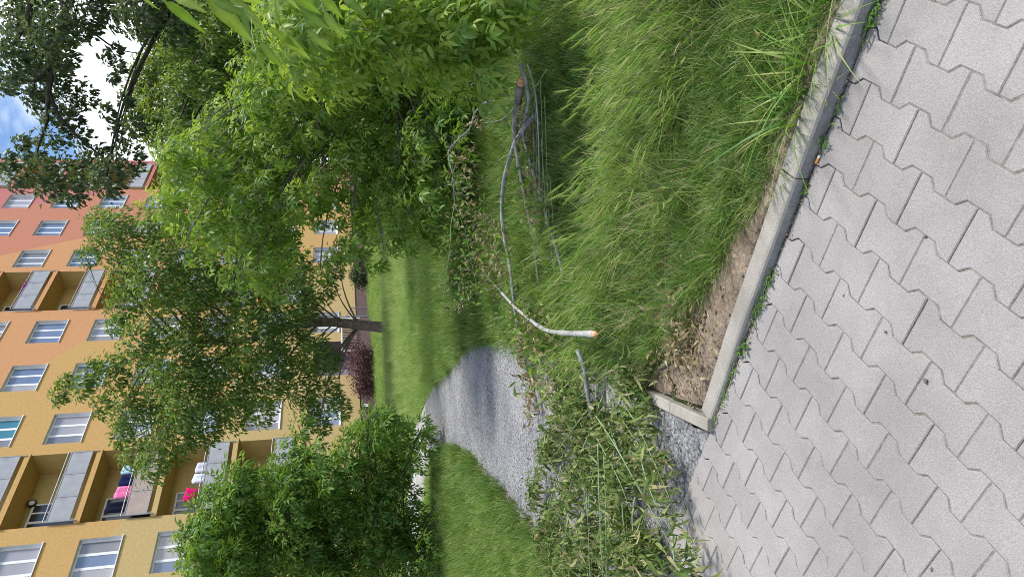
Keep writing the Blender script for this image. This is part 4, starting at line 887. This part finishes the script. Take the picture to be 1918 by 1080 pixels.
for k_, (pts, lb_) in enumerate([([(905, 395), (935, 440), (960, 480)], 'withered brown spray between the bent branch and the long grey branch'), ([(985, 570), (1000, 600), (1040, 640)], 'withered brown spray under the pale broken branch'), ([(1000, 300), (1015, 370), (1030, 430)], 'withered spray along the foot of the tall grass by the pale shoots'), ([(1020, 660), (1035, 720), (1060, 760)], 'withered spray at the grass corner beside the path')]):
    P3 = [(x, y, .12) for x, y in pts]
    branch('withered_spray', P3, .005, .002, lb_, m='green_stem', leaves=[(P3, 130, .05, 'leaf_brown', .09, .2), (P3, 120, .075, 'leaf_left', .10, .1)], group='withered sprays among the cut branches')
branch('curved_stick', [(966, 200, .18), (955, 212, .17), (940, 224, .15), (920, 229, .13), (903, 231, .11)], .007, .004, 'short thin curved stick below the bent branch', m='stick_dark')
branch('pale_shoots', [(988, 120, .22), (1002, 170, .2), (1008, 240, .17), (1010, 320, .14), (1012, 390, .12)], .007, .004, 'bundle of straight pale shoots lying along the grass foot', m='stick_pale',
       twigs=[([(995, 130, .22), (1004, 230, .18), (1003, 360, .12)], .003), ([(1012, 150, .22), (1016, 260, .18), (1016, 380, .14)], .003), ([(1024, 130, .25), (1000, 165, .22), (965, 190, .2), (945, 205, .2)], .004), ([(1015, 155, .25), (985, 170, .24), (950, 185, .22)], .003), ([(1006, 280, .15), (1003, 400, .12), (1000, 480, .1)], .003), ([(1020, 180, .2), (1024, 300, .17), (1028, 420, .14)], .003), ([(998, 200, .2), (1000, 330, .15), (996, 430, .1)], .0025), ([(1014, 260, .2), (1022, 380, .17), (1034, 480, .14), (1046, 560, .1)], .003), ([(1030, 330, .2), (1036, 420, .16), (1040, 520, .12)], .0025), ([(975, 270, .2), (990, 330, .17), (1000, 350, .15)], .002), ([(950, 190, .25), (955, 230, .22), (985, 300, .2)], .0025)],
       leaves=[([(1000, 250, .1), (1005, 350, .08)], 70, .05, 'leaf_brown', .05, .2)])
branch('fanned_branch', [(1082, 655, .16), (1095, 692, .14), (1100, 730, .13), (1106, 765, .12), (1115, 805, .10), (1120, 830, .08)], .015, .011, 'grey branch on the path whose green shoots fan out over the heap', m='stick', group='cut branches lying on the path',
       twigs=[([(1105, 762, 0.12), (1150, 830, 0.17), (1200, 920, 0.15), (1240, 990, 0.12), (1262, 1030, 0.12)], .0045), ([(1105, 762, 0.12), (1075, 800, 0.17), (1040, 850, 0.15)], .0045), ([(1120, 830, 0.15), (1122, 920, 0.17), (1125, 1010, 0.17), (1130, 1090, 0.17)], .0045), ([(1130, 840, 0.17), (1134, 920, 0.17), (1136, 1090, 0.17)], .0045), ([(1118, 820, 0.17), (1160, 900, 0.17), (1185, 970, 0.15)], .0035), ([(1140, 720, 0.17), (1190, 790, 0.15), (1240, 900, 0.13), (1265, 960, 0.11)], .003), ([(1090, 960, 0.17), (1086, 1090, 0.17)], .003), ([(1105, 1090, 0.17), (1100, 960, 0.17), (1085, 870, 0.15)], .003)])
# wilting sprays that cover the path: each shoot with its leaves is one thing
def wilt_shoot(a, b, n, i, label):
    hA, hB = rng.uniform(.06, .15), rng.uniform(.05, .13); A = on(*a, .09 + hA); B = on(*b, .09 + hB); o = np.array([A[0], A[1], .09]); root = empty('wilted_shoot', tuple(o), label, 'branch', 'wilting shoots spread over the path')
    P = bez(A, (A + B) / 2 + np.array([rng.normal() * .05, rng.normal() * .05, .07]), B, 12) - o
    b_ = MB(); b_.tube(P, np.linspace(.005, .0018, 12), 5); b_.build('stem', M['green_stem'], root, True)
    L_ = np.linalg.norm(B - A); parts = []
    k = max(5, int(L_ / .05))
    for q in range(k):
        j = rng.integers(1, 12); p = P[j]; sd_ = unit(1)[0]; sd_[2] = .1
        m_ = int(n / k); u_ = rng.random((m_, 1)); c_ = p + sd_ * .125 * u_ + rng.normal(size=(m_, 3)) * .03; c_[:, 2] = np.maximum(c_[:, 2] - .04 * u_[:, 0] + .02, .012)
        D = sd_ * .35 + rng.normal(size=(m_, 3)) * .45 + np.array([0, 0, -.9]); s_ = .066 * rng.uniform(.5, 1.4, m_)
        parts.append(leaf_arrays(c_, D, unit(m_) + np.array([0, 0, .5]), s_, s_ * .22, np.clip(rng.normal(.54, .30, m_), 0, 1), 1, .75))
    V, Fs, T = join(parts); V[:, 2] = np.maximum(V[:, 2], .004); link('foliage', mesh_np('foliage', V, [Fs], M['leaf_wilt'], T), root); return root
sh = [((1100, 730), (1020, 860), 'wilting shoot leaning from the forked grey stick towards the far side of the path'), ((1060, 760), (1010, 900), 'wilting shoot along the far edge of the heap, upper half'), ((1110, 800), (1060, 960), 'wilting shoot starting at the tip of the thick grey stick'), ((1115, 830), (1110, 1000), 'long straight wilting shoot through the centre of the heap'),
 ((1120, 830), (1150, 1000), 'wilting shoot just on the pavement side of the central one'), ((1140, 790), (1210, 930), 'long wilting shoot slanting from the grey stick towards the pavement'), ((1160, 760), (1235, 880), 'wilting shoot nearest the narrow concrete edging'), ((1050, 880), (1030, 1010), 'wilting shoot beside the end of the pale lawn edging'), ((1075, 920), (1060, 1080), 'wilting shoot running to the lawn with the bush along the far side of the heap'),
 ((1100, 930), (1100, 1090), 'wilting shoot leaving the picture at its bottom edge, far half of the heap'), ((1130, 930), (1140, 1090), 'wilting shoot leaving the picture at its bottom edge, middle of the heap'), ((1165, 900), (1190, 1060), 'wilting shoot with drooping leaves near the bottom edge of the picture'), ((1190, 930), (1215, 1060), 'outermost wilting shoot near the picture bottom, beside bare gritty path'),
 ((1020, 830), (1000, 960), 'farthest wilting shoot, lying on the open grey path'), ((1150, 850), (1180, 990), 'wilting shoot below the slanting one, middle of the heap'), ((1090, 850), (1040, 980), 'wilting shoot crossing towards the lawn with the bush, middle of the heap'), ((1110, 690), (1080, 800), 'wilting shoot at the foot of the tall grass'), ((1050, 680), (1060, 800), 'wilting shoot next to the long grey branch at the grass corner'),
 ((1200, 850), (1262, 1000), 'single wilting shoot reaching out over bare gritty path to the pavers'), ((1262, 1000), (1290, 1075), 'last leafy tip lying on the light pavers'), ((1160, 980), (1165, 1110), 'short wilting shoot at the bottom edge of the picture, near half'), ((1070, 1000), (1050, 1110), 'short wilting shoot at the bottom edge of the picture next to the lawn'), ((1115, 1010), (1120, 1120), 'short wilting shoot at the bottom edge of the picture, between two long stems'),
 ((1190, 1000), (1200, 1110), 'short wilting shoot at the bottom edge of the picture nearest the pavers'), ((1030, 930), (1015, 1040), 'wilting shoot that touches the grass of the lawn with the bush'), ((1170, 700), (1200, 790), 'short wilting shoot between the tall grass and the narrow edging'), ((1130, 740), (1120, 850), 'bushy wilting shoot under the thick grey stick'), ((1080, 740), (1090, 860), 'wilting shoot between the long branch and the thick grey stick'), ((1050, 960), (1030, 1080), 'wilting shoot lying on dry brown leaves by the lawn with the bush')]
for i, (a, b, lb_) in enumerate(sh): wilt_shoot(a, b, 250 if i not in (18, 19) else 110, i, lb_)
wd_ = [('withered_spray', [(1245, 515, .05), (1270, 550, .05), (1295, 590, .03)], 'yellow green withered stem with curled dry leaves on the soil by the kerb'), ('withered_spray', [(1235, 690, .03), (1270, 660, .04), (1300, 620, .05)], 'withered stem lying across the soil near the edging corner')]
for nm, pts, lb_ in wd_:
    branch(nm, pts, .005, .003, lb_, m='green_stem', leaves=[(pts, 60, .045, 'leaf_brown', .05, .1), ([(1290, 600, .01), (1300, 640, .01)], 60, .04, 'leaf_brown', .06, .0)], group='withered sprays on the bare soil')
# thin stems standing in the bush
bs = [((690, 320), (380, 350)), ((660, 370), (430, 470)), ((590, 395), (520, 430)), ((790, 380), (830, 440)), ((600, 360), (480, 400))]
# dry leaves on the soil and litter
n = 700; t = rng.uniform(-1.2, 2.05, n); q = np.abs(rng.normal(.2, .14, n)) + .09; keep = (rng.random(n) < np.where(t > 1.3, 1, .25)); t, q = t[keep], q[keep]
x, y = (NK[0] * (Q0 + q) + KD[0] * t), (NK[1] * (Q0 + q) + KD[1] * t); n = len(x)
V, Fs, T = leaf_arrays(np.stack([x, y, gz(x, y) + .03], 1), rng.normal(size=(n, 3)) * [1, 1, .25], unit(n) * .5 + [0, 0, 1], .03 * rng.uniform(.5, 1.2, n), .014 * rng.uniform(.6, 1.2, n), rng.random(n), 1, .4)
tag(link('dry_leaves', mesh_np('dry_leaves', V, [Fs], M['leaf_brown'], T)), 'dry curled brown leaves scattered on the soil behind the kerb', 'leaves', kind='stuff')
n = 2600; t = rng.uniform(-1.3, 2.3, n); q = np.abs(rng.normal(.22, .16, n)) + .088; x, y = (NK[0] * (Q0 + q) + KD[0] * t), (NK[1] * (Q0 + q) + KD[1] * t); ok = ~in_path(x, y, .06); x, y, q, t = x[ok], y[ok], q[ok], t[ok]; n = len(x); r_ = rng.uniform(.002, .008, n) * (1 + .8 * (rng.random(n) < .06))
cb = np.array([(1, 0, 0), (-.5, .87, 0), (-.5, -.87, 0), (.1, .1, .8), (0, 0, -.5)]); V = (cb[None] * r_[:, None, None] * rng.uniform(.7, 1.3, (n, 5, 1)) + np.stack([x, y, gz(x, y) + .012 + np.interp(q, [.08, .28], [.05, 0]) * np.interp(t, [.6, 2.1], [1, .15])], 1)[:, None]).reshape(-1, 3)
Fc = np.array([[0, 1, 3], [1, 2, 3], [2, 0, 3], [1, 0, 4], [2, 1, 4], [0, 2, 4]]); Fs = (Fc[None] + (np.arange(n) * 5)[:, None, None]).reshape(-1, 3)
tag(link('soil_crumbs', mesh_np('soil_crumbs', V, [Fs], M['soil'])), 'small crumbs of dry brown soil behind the kerb', 'soil', kind='stuff')
# gutter litter: dirt line at the foot of the kerb
n = 900; t = rng.uniform(-1.6, 2.1, n); q = -np.abs(rng.normal(0, .010, n)) + .004; x, y = (NK[0] * (Q0 + q) + KD[0] * t), (NK[1] * (Q0 + q) + KD[1] * t)
V, Fs, T = leaf_arrays(np.stack([x, y, plane(x, y) + .003], 1), rng.normal(size=(n, 3)) * [1, 1, .3], unit(n) * .6 + [0, 0, 1], .012 * rng.uniform(.4, 1.4, n), .006 * rng.uniform(.6, 1.4, n), rng.random(n) * .8, 1, .3)
tag(link('gutter_litter', mesh_np('gutter_litter', V, [Fs], M['leaf_brown'], T)), 'brown plant litter in the joint at the foot of the kerb', 'litter', kind='stuff')
# weeds growing in the gutter
def weed(px, py, size, label, broad=False, n=26):
    p = on(px, py, .09); tt = float(KD @ p[:2]); p[:2] = NK * (Q0 - .006) + KD * tt; p[2] = plane(p[0], p[1]) + .001
    r = empty('gutter_weed', tuple(p), label, 'weed', 'weeds growing at the foot of the kerb')
    a = rng.uniform(0, 2 * PI, n); rad = size * rng.uniform(.05, .9, n); along = np.array([KD[0], KD[1], 0]); P = np.stack([np.cos(a) * rad * .45, np.sin(a) * rad * .45, size * rng.uniform(.05, .35, n)], 1) + along * rng.normal(size=(n, 1)) * size * .5
    D = np.stack([np.cos(a), np.sin(a), rng.uniform(-.1, .7, n)], 1); s_ = size * rng.uniform(.3, .55, n) * (1.2 if broad else .8)
    V, Fs, T = leaf_arrays(P, D, unit(n) * .3 + [0, 0, 1], s_, s_ * (.5 if broad else .28), rng.random(n), 1, .3); V[:, 2] = np.maximum(V[:, 2], .002)
    link('foliage', mesh_np('foliage', V, [Fs], M['weed'], T), r); b_ = MB()
    for k in range(6): b_.tube([np.zeros(3), P[k] * .5 + [0, 0, .004], P[k]], [.0012, .001, .0006], 4)
    b_.build('stem', M['green_stem'], r)
weed(1532, 252, .055, 'feathery weed beside the cigarette end'); weed(1504, 350, .03, 'small round leaved weed next beyond the cigarette end', True, 12)
weed(1440, 525, .05, 'bushy green weed where the kerb stones meet', n=60); weed(1424, 560, .055, 'large green weed spreading over the paver edge', n=60); weed(1412, 585, .05, 'spiky green weed leaning onto the pavers', n=40)
weed(1390, 645, .05, 'weed with broad rounded leaves at the kerb foot', True, 16); weed(1372, 695, .045, 'small leafy weed beyond the broad leaved one', n=36); weed(1352, 740, .045, 'thin straggling weed near the end of the kerb', n=36); weed(1330, 778, .035, 'tiny weed at the corner of the kerb and edging', n=24)
weed(1620, 40, .05, 'mossy weed with brown bits beside the dark curved twig', n=70); weed(1632, 10, .05, 'mossy weed at the top edge of the picture', n=60); weed(1558, 190, .03, 'bright little weed under the broad grass tuft', True, 10)
# cigarette end, twigs, pebbles
cgp = on(1527, 296, .09); cgp[:2] = NK * (Q0 - .010) + KD * float(KD @ cgp[:2])
cg = empty('cigarette_end', tuple(cgp), 'orange and white cigarette end lying at the foot of the kerb', 'cigarette end'); o3 = np.array(cg.location); z = plane(o3[0], o3[1]) + .0055
d = np.array([.3, -.35]); d = np.array([.62, -.55, 0]) / np.linalg.norm([.62, -.55])
b_ = MB(); b_.tube([np.array([0, 0, z - o3[2]]) - d * .013, np.array([0, 0, z - o3[2]]) + d * .007], [.004, .004], 10); b_.build('filter', mat('filter_orange', lin(226, 150, 70), None, .8), cg)
b_ = MB(); b_.tube([np.array([0, 0, z - o3[2]]) + d * .0071, np.array([0, 0, z - o3[2]]) + d * .016], [.0041, .0041], 10); b_.build('paper', mat('cigarette_paper', (.8, .8, .8, 1), None, .8), cg)
def twig(pts, r, label, m='stick_dark'):
    W = np.array([on(x, y, .09 + h) for x, y, h in pts]); o = W[0]; b_ = MB(); P = spline(W, 4) - o; b_.tube(P, np.linspace(r, r * .5, len(P)), 5); q = b_.build('dry_twig', M[m], smooth=True, loc=tuple(o)); return tag(q, label, 'twig')
twig([(1563, 32, .062), (1582, 38, .067), (1604, 41, .06)], .0035, 'dark twig lying across the top of the kerb'); twig([(1633, 62, .004), (1625, 80, .006), (1618, 95, .004)], .003, 'dark curved twig on the pavers near the kerb')
def pebble(px, py, r, label, m):
    p = on(px, py, .05); p[2] = plane(p[0], p[1]) + r * .25; b_ = MB(); V = []; Fs = []
    for i, (rr_, zz) in enumerate([(.55, -.5), (1, 0), (.8, .45), (.3, .62)]):
        for k in range(7): f_ = 1 + .25 * math.sin(k * 2.3 + px); V.append((math.cos(k * .8976) * rr_ * r * f_, math.sin(k * .8976) * rr_ * r * .8 * f_, zz * r * .7))
    for i in range(3):
        for k in range(7): Fs.append((i * 7 + k, i * 7 + (k + 1) % 7, (i + 1) * 7 + (k + 1) % 7, (i + 1) * 7 + k))
    Fs.append(tuple(21 + k for k in range(7))); b_.add(V, Fs); return tag(b_.build('pebble', m, smooth=True, loc=tuple(p)), label, 'pebble', 'small stones lying on the pavers')
dk_ = mat('dark_pebble', (.09, .09, .10, 1), (.15, .15, .16, 1), .8, 60)
pebble(1663, 621, .0055, 'dark pebble lying alone in the middle of the pavers', dk_); pebble(1733, 713, .0085, 'largest dark pebble on the pavers', dk_); pebble(1738, 443, .006, 'dark pebble in a paver joint in the upper half of the picture', dk_); pebble(1590, 553, .005, 'dark pebble in a joint near the kerb', dk_); pebble(1556, 483, .004, 'tiny dark pebble close to the kerb', dk_); pebble(1358, 791, .005, 'dark pebble by the corner of the kerb', dk_); pebble(1735, 1067, .006, 'dark pebble in a joint at the bottom edge of the picture', dk_)
# grit on the path
n = 6000; y = 3.0 + 9 * rng.random(n) ** 1.6; x = rng.uniform(-3, -.45, n); ok = in_path(x, y, -.05) & (qof(x, y) > .02); x, y = x[ok], y[ok]; n = len(x); r_ = rng.uniform(.003, .009, n) * (1 + .06 * (y - 3))
base = np.array([(1, 0, 0), (-.5, .87, 0), (-.5, -.87, 0), (.1, .1, .9), (0, 0, -.5)]); V = (base[None] * r_[:, None, None] * rng.uniform(.7, 1.3, (n, 5, 1)) + np.stack([x, y, gz(x, y) + .013], 1)[:, None]).reshape(-1, 3)
Fq = np.array([[0, 1, 3], [1, 2, 3], [2, 0, 3], [1, 0, 4], [2, 1, 4], [0, 2, 4]]); Fs = (Fq[None] + (np.arange(n) * 5)[:, None, None]).reshape(-1, 3)
tag(link('path_grit', mesh_np('path_grit', V, [Fs], mat('grit', (.22, .22, .23, 1), (.5, .49, .48, 1), .9, 30))), 'loose grey grit scattered on the near end of the path', 'grit', kind='stuff')
